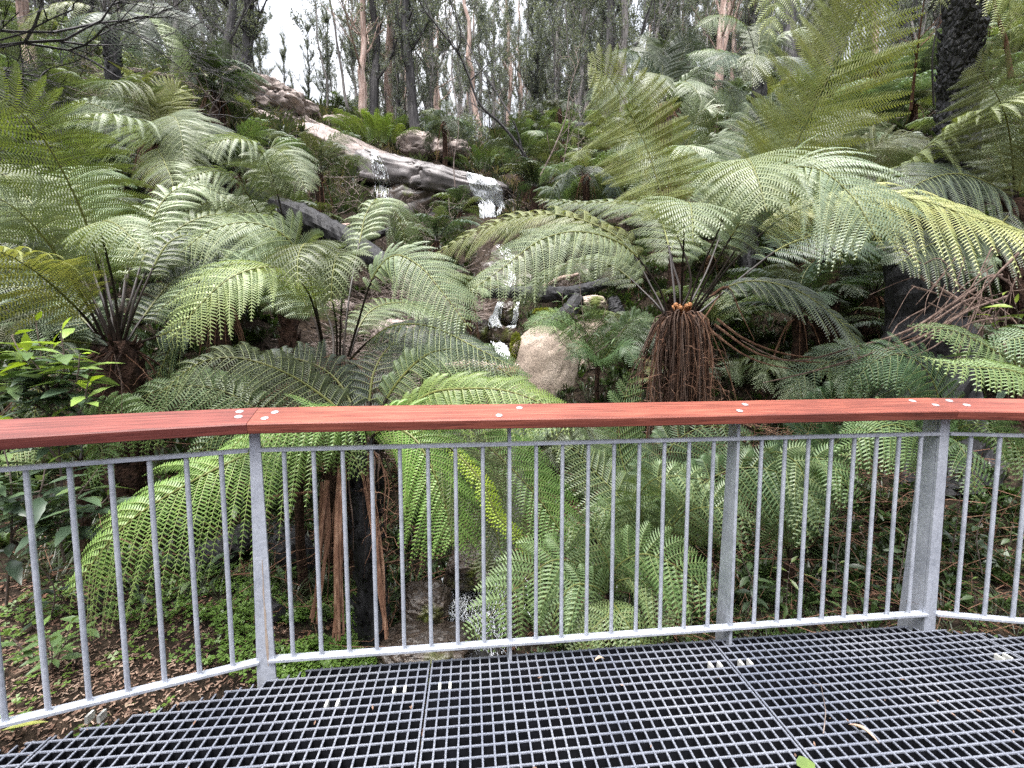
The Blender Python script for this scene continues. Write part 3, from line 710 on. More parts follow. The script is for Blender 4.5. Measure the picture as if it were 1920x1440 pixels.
# ----------------------------------------------------------------- fern B (left of centre, crown above the handrail)
B = P(632, 672, 2.95); Bb = np.array([B[0], B[1]+.02, ground(B[0], B[1])-.15])
rB = thing('tree_fern', 'pale green tree fern with long black stalks left of the small cascade', 'tree fern', tuple(Bb))
trunk(rB, Bb, B, .11, .09, seed=4)
hanging_dead(rB, B-EZ*.02, .09, .8, 110, seed=5, spread=.7)
hanging_dead(rB, B-EZ*.05, .08, .7, 60, seed=55, spread=1.6, ang=(R(120), R(260)), rad=.006)
b0 = lambda dx=0: (632+dx, 678, 2.95)
FB = [
 ([b0(-20), (600, 610, 2.9), (580, 520, 2.75), (540, 445, 2.6), (470, 415, 2.5), (395, 430, 2.4), (335, 475, 2.3)], .36, 'pale', dict(nP=24, droop=.45, hint=(0, -.7, .8))),
 ([b0(-25), (600, 620, 2.85), (575, 540, 2.6), (520, 500, 2.3), (440, 515, 2.1), (370, 575, 2.0), (318, 640, 1.95)], .30, (0.238, 0.322, 0.126), dict(nP=26, droop=.3, bare=.3, hint=(.1, -.85, .8))),
 ([b0(-25), (590, 600, 3.0), (540, 520, 3.05), (470, 490, 3.0), (400, 505, 2.9), (340, 545, 2.8), (285, 590, 2.75)], .36, 'pale', dict(nP=24, droop=.3, hint=(0, -.8, .8))),
 ([b0(0), (630, 600, 2.9), (610, 500, 2.7), (595, 475, 2.5), (575, 455, 2.3), (560, 480, 2.1), (560, 540, 2.0)], .25, 'mid', dict(nP=22, droop=.3, bare=.3, hint=(0, -.9, .7))),
 ([b0(5), (640, 590, 2.9), (645, 530, 2.75), (645, 490, 2.6), (635, 475, 2.3), (625, 510, 2.15), (620, 580, 2.1)], .22, 'mid', dict(nP=22, droop=.3, bare=.3, hint=(0, -.9, .7))),
 ([b0(18), (670, 610, 2.9), (700, 520, 2.8), (740, 478, 2.7), (790, 500, 2.6), (840, 560, 2.5), (885, 620, 2.45)], .29, 'pale', dict(nP=24, droop=.3, bare=.34, hint=(0, -.8, .8))),
 ([b0(10), (655, 560, 3.1), (676, 450, 3.35), (690, 395, 3.5), (715, 372, 3.6), (745, 400, 3.65), (768, 470, 3.65)], .28, 'pale', dict(nP=20, droop=.4, bare=.45, hint=(-.3, -.7, .8))),
 ([b0(20), (690, 640, 2.8), (740, 610, 2.65), (810, 612, 2.5), (890, 650, 2.4), (965, 690, 2.35)], .22, 'dark', dict(nP=26, droop=.4, bare=.2, hint=(0, -.6, .9))),
 ([b0(20), (680, 600, 3.1), (720, 570, 3.3), (780, 570, 3.5), (840, 600, 3.6)], .3, 'mid', dict(nP=20, droop=.3, bare=.2, hint=(0, -.6, .9))),
 ([b0(-5), (618, 600, 3.2), (560, 500, 3.6), (480, 470, 3.9), (400, 470, 4.1)], .34, 'dark', dict(nP=20, droop=.3, bare=.3, hint=(0, -.6, .9))),
]
for p, W, c, kw in FB: frond(rB, p, W, c, **kw)

# ----------------------------------------------------------------- fern B2 (lower crown, seen through the balusters)
B2 = P(682, 838, 2.35); B2b = np.array([B2[0], B2[1]+.03, ground(B2[0], B2[1])-.15])
rB2 = thing('tree_fern', 'short bright green tree fern by the creek with fronds drooping behind the bars', 'tree fern', tuple(B2b))
trunk(rB2, B2b, B2, .085, .07, 'char', seed=6)
hanging_dead(rB2, B2-EZ*.02, .06, .8, 16, seed=7, spread=.3)
c0 = lambda dx=0: (682+dx, 846, 2.35)
FB2 = [
 ([c0(10), (700, 815, 2.28), (735, 800, 2.2), (780, 825, 2.12), (815, 890, 2.06), (838, 960, 2.03), (848, 1030, 2.0)], .34, (0.168, 0.266, 0.070), dict(nP=26, droop=.35, bare=.12, hint=(0, -1, .35), fwd=.5)),
 ([c0(15), (730, 790, 2.35), (800, 775, 2.3), (880, 810, 2.25), (950, 870, 2.2), (1020, 950, 2.15), (1075, 1040, 2.1)], .36, (0.140, 0.238, 0.070), dict(nP=28, droop=.5, bare=.12, hint=(0, -1, .5))),
 ([c0(12), (720, 800, 2.3), (790, 800, 2.2), (860, 850, 2.12), (910, 940, 2.08), (945, 1060, 2.05), (965, 1130, 2.03)], .26, 'mid', dict(nP=26, droop=.35, bare=.12, hint=(.1, -1, .4), fwd=.5)),
 ([c0(-15), (640, 800, 2.25), (560, 800, 2.12), (460, 850, 2.0), (350, 905, 1.88), (230, 985, 1.78), (120, 1120, 1.72)], .38, (0.154, 0.266, 0.070), dict(nP=30, droop=.62, bare=.10, hint=(0, -.8, .8))),
 ([c0(-15), (645, 780, 2.35), (590, 730, 2.35), (520, 690, 2.3), (440, 668, 2.25), (370, 680, 2.2), (300, 735, 2.15)], .26, 'mid', dict(nP=26, droop=.45, bare=.12, hint=(0, -.8, .8))),
 ([c0(-5), (660, 760, 2.4), (620, 700, 2.5), (560, 672, 2.55), (500, 672, 2.6), (430, 700, 2.6)], .28, 'dark', dict(nP=24, droop=.4, bare=.2, hint=(0, -.8, .8))),
 ([c0(15), (710, 780, 2.4), (750, 710, 2.4), (810, 660, 2.4), (880, 660, 2.4), (950, 700, 2.35), (1010, 745, 2.3)], .26, 'mid', dict(nP=26, droop=.45, bare=.2, hint=(0, -.8, .8))),
 ([c0(18), (730, 800, 2.3), (800, 740, 2.2), (880, 728, 2.1), (960, 735, 2.05), (1040, 768, 2.0), (1090, 800, 1.98)], .24, (0.168, 0.252, 0.070), dict(nP=26, droop=.4, bare=.12, hint=(0, -.8, .8))),
 ([c0(0), (680, 790, 2.3), (640, 770, 2.15), (560, 775, 2.0), (480, 800, 1.95), (420, 850, 1.92)], .2, (0.154, 0.252, 0.070), dict(nP=24, droop=.5, bare=.12, hint=(0, -.8, .8))),
 ([c0(0), (690, 780, 2.4), (700, 700, 2.5), (730, 650, 2.7), (780, 620, 2.9), (850, 630, 3.0)], .28, 'dark', dict(nP=22, droop=.4, bare=.2, hint=(0, -.8, .8))),
]
for p, W, c, kw in FB2: frond(rB2, p, W, c, **kw)
# yellow new frond
frond(rB2, [c0(15), (740, 800, 2.25), (830, 830, 2.1), (900, 900, 2.02), (930, 965, 2.0), (965, 1000, 2.0), (1000, 1060, 2.0)], .06, (.33, .45, .04), nP=40, bare=.45, droop=.3, hint=(0, -1, .5), wl=.028)

# ----------------------------------------------------------------- fern C (far left)
Cc = P(222, 640, 2.75); Cb = np.array([Cc[0], Cc[1], ground(Cc[0], Cc[1])-.15])
rC = thing('tree_fern', 'wide tree fern behind the glossy leaved sapling, with many black stalks', 'tree fern', tuple(Cb))
trunk(rC, Cb, Cc, .12, .1, seed=8)
hanging_dead(rC, Cc-EZ*.05, .07, .7, 34, seed=9, spread=1.6, rad=.005)
c1 = lambda dx=0: (222+dx, 648, 2.75)
FC = [
 ([c1(-10), (195, 540, 2.7), (165, 420, 2.55), (110, 300, 2.4), (50, 215, 2.25), (-30, 160, 2.1), (-110, 150, 2.0)], .46, (.18, .22, .07), dict(nP=30, droop=.3, bare=.3, hint=(.25, -1, .35), fwd=.1)),
 ([c1(-20), (160, 560, 2.6), (90, 450, 2.4), (20, 380, 2.25), (-60, 350, 2.15), (-140, 380, 2.1)], .36, 'pale', dict(nP=26, droop=.4, bare=.3, hint=(0, -.8, .8))),
 ([c1(-20), (150, 580, 2.5), (60, 500, 2.2), (-30, 460, 2.0), (-120, 480, 1.9)], .36, 'yel', dict(nP=24, droop=.4, bare=.3, hint=(0, -.8, .8))),
 ([c1(5), (215, 540, 2.65), (195, 450, 2.4), (190, 415, 2.2), (215, 415, 2.0), (250, 445, 1.9), (275, 480, 1.86)], .19, 'pale', dict(nP=22, droop=.35, bare=.4, hint=(0, -.8, .9))),
 ([c1(0), (240, 520, 2.9), (275, 430, 3.1), (320, 360, 3.3), (380, 345, 3.4), (440, 380, 3.45)], .30, 'pale', dict(nP=24, droop=.35, bare=.3, hint=(0, -.8, .8))),
 ([c1(10), (260, 540, 2.9), (320, 440, 3.1), (400, 400, 3.3), (470, 420, 3.5), (520, 470, 3.6)], .36, 'mid', dict(nP=24, droop=.35, bare=.3, hint=(0, -.8, .8))),
 ([c1(-5), (200, 520, 3.0), (160, 400, 3.3), (130, 330, 3.5), (170, 310, 3.7), (250, 350, 3.8)], .44, 'pale', dict(nP=24, droop=.35, bare=.3, hint=(0, -.8, .8))),
 ([c1(-10), (170, 550, 2.9), (90, 420, 3.1), (20, 330, 3.3), (-60, 300, 3.4)], .44, 'mid', dict(nP=24, droop=.35, bare=.3, hint=(0, -.8, .8))),
 ([c1(10), (270, 590, 2.9), (330, 520, 3.1), (400, 500, 3.2), (470, 530, 3.3)], .34, 'dark', dict(nP=24, droop=.35, bare=.2, hint=(0, -.8, .8))),
 ([c1(-20), (150, 590, 2.8), (70, 540, 2.7), (-20, 540, 2.6), (-100, 590, 2.5)], .34, 'dark', dict(nP=24, droop=.35, bare=.2, hint=(0, -.8, .8))),
 ([c1(10), (290, 630, 2.8), (350, 610, 2.8), (320, 650, 2.8), (280, 740, 2.8)], .22, 'dark', dict(nP=20, droop=.35, bare=.2, hint=(0, -.8, .8))),
 ([c1(0), (160, 640, 2.5), (110, 640, 2.3), (80, 700, 2.2), (60, 800, 2.15)], .25, 'dark', dict(nP=22, droop=.35, bare=.2, hint=(0, -.9, .5))),
]
FC += [([c1(k % 3*6-6), (222+dx*.3, 560, 2.75), (222+dx*.7, 470-abs(dx)*.1, 2.75+dy*.5), (222+dx*1.1, 440, 2.75+dy), (222+dx*1.5, 470, 2.75+dy*1.2), (222+dx*1.8, 530, 2.75+dy*1.3)], .26, 'dark', dict(nP=22, droop=.35, bare=.38, hint=(0, -.8, .8))) for k, (dx, dy) in enumerate([(-150, .2), (-95, .5), (-50, .8), (30, .9), (80, .6), (130, .3), (-180, -.3)])]
for p, W, c, kw in FC: frond(rC, p, W, c, **kw)

# ----------------------------------------------------------------- ferns behind, placed one by one
def pix_fern(cx, cy, Y, base_dx, label, frs, tr=.09, mat='fibre', skirt=(40, .5, .5), name='tree_fern', seed=0):
    c = P(cx, cy, Y); gx = c[0]+base_dx; b = np.array([gx, Y, min(ground(gx, Y)-.15, c[2]-.2)])
    r = thing(name, label, 'tree fern', tuple(b))
    trunk(r, b, c, tr*1.2, tr, mat, seed=seed+50)
    if skirt: hanging_dead(r, c, tr*.8, skirt[1], skirt[0], seed=seed+70, spread=skirt[2])
    for p, W, col, kw in frs:
        frond(r, [(cx, cy+3, Y)]+list(p), W, col, **kw)
    return r
HN = (0, -.8, .7); HU = (0, -1, .2)
pix_fern(292, 272, 5.6, .1, 'yellow topped tree fern standing behind the long left hanging frond', [
 ([(265, 200, 5.6), (235, 155, 5.4), (215, 150, 5.2), (200, 180, 5.1)], .5, 'mid', dict(nP=20, droop=.35, hint=HN, lod=0, bare=.2)),
 ([(285, 200, 5.6), (275, 165, 5.5), (262, 150, 5.4), (240, 175, 5.2)], .5, 'olive', dict(nP=20, droop=.3, hint=HN, bare=.2)),
 ([(310, 220, 5.6), (325, 180, 5.6), (335, 165, 5.6), (345, 165, 5.6)], .45, 'yel', dict(nP=20, droop=.2, hint=HU, bare=.3)),
 ([(330, 230, 5.5), (348, 225, 5.4), (360, 260, 5.2), (365, 330, 5.0)], .5, 'mid', dict(nP=22, droop=.3, hint=HN, bare=.2)),
 ([(300, 235, 5.2), (315, 215, 4.9), (335, 225, 4.6), (350, 300, 4.4)], .4, 'mid', dict(nP=22, droop=.3, hint=HN, bare=.2)),
 ([(290, 250, 5.2), (265, 232, 4.7), (220, 212, 4.4), (170, 210, 4.2), (115, 218, 4.1)], .55, 'pale', dict(nP=22, droop=.55, hint=HN, bare=.1)),
 ([(250, 240, 5.6), (200, 200, 5.6), (150, 190, 5.6), (100, 210, 5.6)], .5, 'mid', dict(nP=20, droop=.4, hint=HN, bare=.1)),
 ([(320, 250, 5.9), (370, 225, 6.2), (420, 240, 6.5), (450, 280, 6.6)], .5, 'dark', dict(nP=20, droop=.4, hint=HN, bare=.1)),
 ([(300, 280, 5.0), (310, 300, 4.4), (325, 340, 4.0), (330, 390, 3.8)], .36, 'pale', dict(nP=22, droop=.4, hint=HN, bare=.1)),
], seed=11)
pix_fern(538, 468, 4.3, 0, 'slender tree fern with arching fronds just left of the fallen black log', [
 ([(530, 400, 4.2), (510, 320, 4.0), (480, 268, 3.8), (435, 258, 3.6), (385, 272, 3.5)], .4, 'pale', dict(nP=22, droop=.4, hint=HN, bare=.35)),
 ([(520, 380, 4.3), (505, 300, 4.3), (515, 275, 4.2), (545, 300, 4.1), (580, 360, 4.0)], .32, 'pale', dict(nP=22, droop=.4, hint=HN, bare=.35)),
 ([(500, 420, 4.1), (450, 340, 3.8), (400, 318, 3.6), (345, 335, 3.4)], .34, 'pale', dict(nP=24, droop=.4, hint=HN, bare=.2)),
 ([(500, 430, 4.4), (440, 380, 4.6), (380, 380, 4.7), (320, 410, 4.8)], .4, 'mid', dict(nP=22, droop=.4, hint=HN, bare=.2)),
], tr=.07, seed=12, skirt=(20, .5, .4))
pix_fern(1246, 200, 8.5, 0, 'dark brown trunked tree fern fanning out high on the slope right of the waterfall', [
 ([(1245, 140, 8.5), (1247, 90, 8.5), (1248, 75, 8.3)], .6, 'dark', dict(nP=22, droop=.2, hint=HU, bare=.25, lod=1)),
 ([(1262, 150, 8.5), (1290, 90, 8.5), (1310, 65, 8.3)], .6, 'dark', dict(nP=22, droop=.2, hint=HU, bare=.25, lod=1)),
 ([(1230, 150, 8.4), (1205, 110, 8.3), (1180, 100, 8.1), (1165, 115, 8.0)], .6, 'dark', dict(nP=22, droop=.4, hint=HN, bare=.25, lod=1)),
 ([(1275, 165, 8.4), (1320, 130, 8.2), (1370, 115, 8.0), (1395, 120, 7.9)], .6, 'mid', dict(nP=22, droop=.4, hint=HN, bare=.2, lod=1)),
 ([(1285, 180, 8.4), (1330, 160, 8.2), (1370, 175, 8.0), (1390, 220, 7.9)], .6, 'mid', dict(nP=22, droop=.4, hint=HN, bare=.2, lod=1)),
 ([(1215, 170, 8.4), (1180, 150, 8.2), (1140, 165, 8.0), (1120, 200, 7.9)], .6, 'mid', dict(nP=22, droop=.4, hint=HN, bare=.2, lod=1)),
 ([(1245, 165, 8.0), (1235, 140, 7.5), (1225, 160, 7.0), (1220, 210, 6.8)], .45, 'mid', dict(nP=22, droop=.4, hint=HN, bare=.2, lod=1)),
 ([(1265, 175, 8.0), (1285, 155, 7.5), (1310, 175, 7.0), (1330, 230, 6.8)], .45, 'mid', dict(nP=22, droop=.4, hint=HN, bare=.2, lod=1)),
 ([(1240, 150, 8.8), (1215, 90, 9.2), (1225, 60, 9.4)], .55, 'mid', dict(nP=20, droop=.3, hint=HU, bare=.25, lod=1)),
], tr=.14, seed=13, skirt=(40, 1.1, .7))
pix_fern(1425, 148, 7.4, -.05, 'tree fern with reddish black trunk and curled fronds before the pink gum', [
 ([(1418, 100, 7.4), (1400, 50, 7.3), (1360, 32, 7.2), (1315, 50, 7.1)], .42, 'mid', dict(nP=22, droop=.5, hint=HN, bare=.45, lod=1)),
 ([(1445, 100, 7.4), (1462, 75, 7.3), (1500, 60, 7.1), (1530, 75, 7.0)], .42, 'mid', dict(nP=22, droop=.5, hint=HN, bare=.3, lod=1)),
 ([(1410, 120, 7.2), (1395, 108, 7.0), (1360, 105, 6.8), (1330, 130, 6.7)], .4, 'dark', dict(nP=22, droop=.5, hint=HN, bare=.3, lod=1)),
 ([(1440, 120, 7.2), (1460, 110, 7.0), (1490, 115, 6.8), (1515, 140, 6.7)], .4, 'dark', dict(nP=22, droop=.5, hint=HN, bare=.3, lod=1)),
 ([(1405, 130, 7.6), (1370, 105, 7.9), (1330, 95, 8.1), (1290, 105, 8.2)], .5, 'mid', dict(nP=22, droop=.5, hint=HN, bare=.3, lod=1)),
 ([(1425, 110, 7.6), (1430, 60, 7.8), (1455, 40, 8.0)], .45, 'mid', dict(nP=20, droop=.4, hint=HU, bare=.3, lod=1)),
 ([(1425, 120, 7.0), (1420, 105, 6.7), (1415, 130, 6.4), (1412, 170, 6.3)], .32, 'mid', dict(nP=20, droop=.4, hint=HN, bare=.2, lod=1)),
], tr=.11, seed=14, skirt=None, mat='char')
pix_fern(208, 25, 7.5, 0, 'tall tree fern with a black trunk and drooping olive fronds at the top left', [
 ([(240, 5, 7.4), (290, 5, 7.2), (340, 25, 7.0), (385, 60, 6.9)], .5, 'dark', dict(nP=24, droop=.8, hint=HN, bare=.2, lod=1)),
 ([(235, 20, 7.2), (275, 30, 6.9), (310, 75, 6.7), (325, 160, 6.6)], .5, 'olive', dict(nP=24, droop=.8, hint=HN, bare=.2, lod=1)),
 ([(225, 20, 7.0), (250, 30, 6.6), (270, 80, 6.4), (275, 140, 6.3)], .45, 'dark', dict(nP=24, droop=.8, hint=HN, bare=.2, lod=1)),
 ([(180, 10, 7.4), (130, 0, 7.2), (80, 15, 7.0), (40, 50, 6.9)], .5, 'olive', dict(nP=24, droop=.8, hint=HN, bare=.2, lod=1)),
 ([(185, 20, 7.0), (160, 30, 6.6), (140, 70, 6.4), (130, 110, 6.3)], .4, 'dark', dict(nP=24, droop=.8, hint=HN, bare=.2, lod=1)),
 ([(205, -30, 7.5), (230, -70, 7.5), (290, -80, 7.4)], .5, 'mid', dict(nP=24, droop=.6, hint=HN, bare=.2, lod=1)),
 ([(200, -30, 7.5), (150, -60, 7.5), (80, -60, 7.4)], .5, 'mid', dict(nP=24, droop=.6, hint=HN, bare=.2, lod=1)),
], tr=.10, seed=15, skirt=None, mat='char')
pix_fern(1275, 335, 6.2, 0, 'dense tree fern half hidden behind the upright fronds right of the waterfall', [
 ([(1300, 300, 6.1), (1330, 270, 6.0), (1370, 262, 5.9), (1400, 290, 5.8)], .5, 'mid', dict(nP=22, droop=.4, hint=HN, bare=.2, lod=1)),
 ([(1290, 280, 6.1), (1310, 220, 6.0), (1330, 205, 5.9), (1350, 215, 5.8)], .4, 'pale', dict(nP=22, droop=.2, hint=HN, bare=.25, lod=1)),
 ([(1250, 290, 6.1), (1220, 260, 6.0), (1190, 262, 5.9), (1165, 290, 5.8)], .5, 'mid', dict(nP=22, droop=.4, hint=HN, bare=.2, lod=1)),
 ([(1275, 290, 5.7), (1290, 275, 5.4), (1320, 300, 5.2), (1340, 350, 5.1)], .4, 'pale', dict(nP=22, droop=.4, hint=HN, bare=.2, lod=1)),
 ([(1260, 300, 5.7), (1240, 290, 5.4), (1215, 320, 5.2), (1200, 370, 5.1)], .4, 'mid', dict(nP=22, droop=.4, hint=HN, bare=.2, lod=1)),
 ([(1320, 330, 6.0), (1390, 300, 5.9), (1450, 310, 5.8), (1490, 350, 5.7)], .45, 'mid', dict(nP=22, droop=.4, hint=HN, bare=.2, lod=1)),
], seed=16)
pix_fern(1560, 420, 4.8, 0, 'tree fern reaching a long olive frond up before the black trunk', [
 ([(1620, 370, 4.5), (1700, 310, 4.1), (1780, 250, 3.8), (1860, 205, 3.5), (1960, 165, 3.3)], .55, 'olive', dict(nP=28, droop=.5, hint=HN, bare=.1, lod=0)),
 ([(1600, 330, 4.8), (1640, 280, 4.7), (1700, 260, 4.6), (1760, 270, 4.5)], .5, 'olive', dict(nP=24, droop=.5, hint=HN, bare=.2, lod=0)),
 ([(1540, 330, 4.9), (1500, 270, 4.9), (1450, 255, 4.9), (1400, 280, 4.9)], .5, 'mid', dict(nP=24, droop=.4, hint=HN, bare=.2, lod=0)),
 ([(1580, 380, 5.2), (1620, 330, 5.5), (1660, 330, 5.8), (1700, 350, 6.0)], .5, 'dark', dict(nP=22, droop=.4, hint=HN, bare=.2, lod=0)),
 ([(1570, 350, 5.0), (1580, 260, 5.2), (1610, 215, 5.3), (1650, 220, 5.3)], .5, 'mid', dict(nP=22, droop=.4, hint=HN, bare=.3, lod=0)),
], seed=17)
pix_fern(1905, 380, 3.7, .25, 'yellow green tree fern at the right edge spreading flat comb like fronds', [
 ([(1900, 300, 3.6), (1890, 230, 3.5), (1870, 180, 3.4), (1830, 120, 3.3)], .6, 'olive', dict(nP=26, droop=.1, hint=(0, -1, -.2), bare=.15)),
 ([(1860, 350, 3.6), (1800, 330, 3.5), (1740, 340, 3.4), (1690, 370, 3.3)], .45, 'dark', dict(nP=26, droop=.4, hint=HN, bare=.1)),
 ([(1880, 420, 3.6), (1820, 440, 3.5), (1750, 460, 3.4), (1680, 500, 3.3)], .45, 'dark', dict(nP=26, droop=.4, hint=HN, bare=.1)),
 ([(1930, 300, 3.6), (1960, 250, 3.5), (2000, 230, 3.4)], .5, 'olive', dict(nP=26, droop=.4, hint=HN, bare=.1)),
 ([(1880, 300, 3.9), (1860, 220, 4.2), (1900, 160, 4.4)], .5, 'mid', dict(nP=26, droop=.4, hint=HN, bare=.1)),
], seed=18, tr=.08, skirt=None)
# tall charred tree fern (black trunk, crown above the frame)
cT = P(1826, -60, 4.0); bT = P(1742, 640, 4.3)
bT[2] = min(bT[2], ground(bT[0], bT[1]))-.1
rT = thing('tree_fern', 'tall tree fern with a scaly charred black trunk at the right', 'tree fern', tuple(bT))
cT = P(1832, -420, 3.95)
trunk(rT, bT, P(1790, 340, 4.12), .155, .14, 'scaly', seed=20, n=20, name='trunk')
trunk(rT, P(1790, 340, 4.12), cT, .14, .135, 'scaly', seed=21, n=24, name='trunk')
for k, (dx, dy, Wd) in enumerate([(260, 420, .5), (170, 620, .5), (-180, 520, .45), (-330, 400, .5), (60, 500, .5), (320, 250, .5), (-60, 450, .4), (-420, 330, .45)]):
    frond(rT, [(1832, -415, 3.95), (1832+dx*.4, -560, 3.8), (1832+dx*.8, -420+dy*.1, 3.6), (1832+dx, -420+dy*.55, 3.5), (1832+dx*1.1, -420+dy, 3.5)], Wd, ['olive', 'yel', 'mid'][k % 3], nP=26, droop=.5, hint=HN, bare=.15, lod=0)
frond(rT, [(1832, -415, 3.95), (1700, -430, 3.6), (1560, -300, 3.4), (1480, -100, 3.3), (1440, 90, 3.25)], .42, 'yel', nP=30, droop=.35, hint=HN, bare=.15)
frond(rT, [(1832, -415, 3.95), (1740, -430, 4.1), (1640, -280, 4.3), (1590, -60, 4.4), (1560, 110, 4.4)], .5, 'olive', nP=30, droop=.35, hint=HN, bare=.15)
# collapsed dead stalks at the foot of the black trunk (right)
Dd = P(1850, 560, 3.3)
rD = thing('tree_fern', 'old tree fern base at the right edge smothered in long brown collapsed stalks', 'tree fern', (Dd[0], Dd[1], ground(Dd[0], Dd[1])-.1))
trunk(rD, (Dd[0]+.0, Dd[1]+.35, ground(Dd[0], Dd[1])-.1), Dd+np.array([-.12, .45, .75]), .36, .20, 'char', seed=23)
def stalk(g, pts, w, mat=0, flat=.5):
    q, _ = catmull(PP(*pts), 16); tube(g, q, np.interp(np.linspace(0, 1, 16), [0, .15, 1], [w*1.2, w, w*.25]), 5, mat, cap=False, flat=flat)
g = G()
DS = [[(1830, 545, 3.2), (1760, 590, 3.0), (1700, 625, 2.9), (1600, 655, 2.8), (1480, 680, 2.75), (1390, 640, 2.9)],
      [(1850, 565, 3.2), (1790, 600, 3.0), (1720, 640, 2.85), (1640, 665, 2.75), (1520, 700, 2.7), (1430, 720, 2.7)],
      [(1870, 570, 3.2), (1820, 565, 3.0), (1760, 600, 2.8), (1690, 640, 2.7), (1600, 680, 2.6)],
      [(1840, 560, 3.2), (1815, 620, 2.95), (1800, 660, 2.85), (1790, 700, 2.8)], [(1860, 580, 3.2), (1840, 620, 2.9), (1810, 660, 2.75), (1790, 690, 2.7)],
      [(1880, 620, 3.1), (1885, 680, 2.9), (1875, 720, 2.8)], [(1900, 540, 3.2), (1860, 520, 3.0), (1800, 560, 2.8), (1740, 610, 2.75)],
      [(1720, 520, 3.4), (1790, 560, 3.2), (1850, 600, 3.0), (1880, 640, 2.9)], [(1860, 470, 3.2), (1835, 520, 3.0), (1790, 590, 2.9), (1750, 640, 2.9)],
      [(1740, 480, 3.4), (1800, 540, 3.2), (1850, 570, 3.1)], [(1910, 480, 3.1), (1850, 540, 2.95), (1770, 640, 2.85)], [(1880, 520, 3.1), (1850, 530, 2.9), (1835, 580, 2.8), (1815, 640, 2.8)],
      [(1710, 540, 3.4), (1760, 555, 3.2), (1850, 585, 3.1)], [(1900, 600, 3.1), (1820, 610, 2.9), (1740, 660, 2.8), (1650, 690, 2.7)], [(1890, 560, 3.0), (1810, 590, 2.85), (1700, 660, 2.75), (1560, 690, 2.7)]]
for q in DS: stalk(g, q, rng.uniform(.008, .014))
r = np.random.default_rng(5)
for k in range(34):
    a = P(r.uniform(1720, 1920), r.uniform(480, 600), r.uniform(3.0, 3.4)); d = norm(np.array([r.normal(-.5, .5), r.normal(-.2, .3), r.normal(-.5, .4)])); l = r.uniform(.2, .8)
    q, _ = catmull([a, a+d*l*.5+r.normal(0, .04, 3), a+d*l-EZ*.1], 7); tube(g, q, np.linspace(.006, .002, 7), 4, 0, cap=False, flat=.5)
o = g.build('dead_stalk', M['dull'], rD); o.location = -np.array(rD.location); tag(o, kind='stuff')
g = G()
for q in [[(1345, 600, 3.15), (1400, 640, 3.0), (1480, 668, 2.9), (1560, 672, 2.85), (1640, 660, 2.85), (1740, 628, 2.95)],
          [(1340, 610, 3.15), (1420, 665, 2.95), (1500, 680, 2.85), (1600, 680, 2.8), (1700, 650, 2.85)],
          [(1330, 620, 3.15), (1400, 670, 3.0), (1470, 692, 2.9), (1560, 700, 2.85)], [(1330, 560, 3.1), (1365, 540, 3.0), (1390, 590, 2.9), (1415, 640, 2.85)],
          [(1300, 630, 3.1), (1350, 555, 3.05), (1362, 535, 3.0), (1372, 545, 3.0)]]:
    stalk(g, q, .008)
o = g.build('dead_frond', M['dead'], rA); o.location = -np.array(rA.location)

# lower right frond cluster behind the bars (coarse broad fern)
def low_fern(cx, cy, Y, label, frs, seed, name='ground_fern'):
    c = P(cx, cy, Y); b = np.array([c[0], Y, ground(c[0], Y)-.05])
    r = thing(name, label, 'fern', tuple(b))
    g = G(); tube(g, [b, (b+c)/2+rng.normal(0, .01, 3), c], [.03, .028, .03], 8, 0, rough=.2); o = g.build('rootstock', M['fibre'], r); o.location = -b
    for p, W, col, kw in frs:
        kw = dict(kw); kw.setdefault('spc', .0165); kw.setdefault('coarse', 1.1); kw.setdefault('rr', .005)
        frond(r, [(cx, cy, Y)]+list(p), W, col, **kw)
HD = (0, -1, .45)
low_fern(1140, 1120, 2.1, 'glossy broad fern behind the bottom bar, spreading like a star over the creek bank', [
 ([(1100, 1070, 2.0), (1040, 1050, 1.93), (980, 1090, 1.9), (920, 1150, 1.88), (880, 1215, 1.87)], .22, (0.168, 0.238, 0.098), dict(nP=15, droop=.3, hint=HD, bare=.1)),
 ([(1150, 1070, 2.0), (1200, 1040, 1.95), (1260, 1060, 1.9), (1310, 1100, 1.88), (1345, 1140, 1.87)], .2, (0.168, 0.238, 0.098), dict(nP=15, droop=.3, hint=HD, bare=.1)),
 ([(1160, 1090, 2.0), (1200, 1090, 1.95), (1250, 1130, 1.9), (1280, 1180, 1.88)], .18, (0.154, 0.224, 0.098), dict(nP=14, droop=.3, hint=HD, bare=.1)),
 ([(1110, 1100, 1.95), (1070, 1100, 1.9), (1040, 1150, 1.87), (1030, 1210, 1.86)], .16, (0.154, 0.224, 0.098), dict(nP=14, droop=.3, hint=HD, bare=.1)),
 ([(1140, 1060, 2.0), (1110, 1000, 1.98), (1080, 985, 1.95), (1050, 1000, 1.92)], .18, (0.168, 0.238, 0.098), dict(nP=14, droop=.3, hint=HD, bare=.1)),
 ([(1140, 1150, 1.95), (1110, 1180, 1.9), (1080, 1230, 1.88)], .16, (0.168, 0.238, 0.098), dict(nP=14, droop=.3, hint=HD, bare=.1)),
 ([(1160, 1150, 1.95), (1190, 1190, 1.9), (1230, 1240, 1.88)], .14, (0.140, 0.210, 0.084), dict(nP=14, droop=.3, hint=HD, bare=.1)),
], 1)
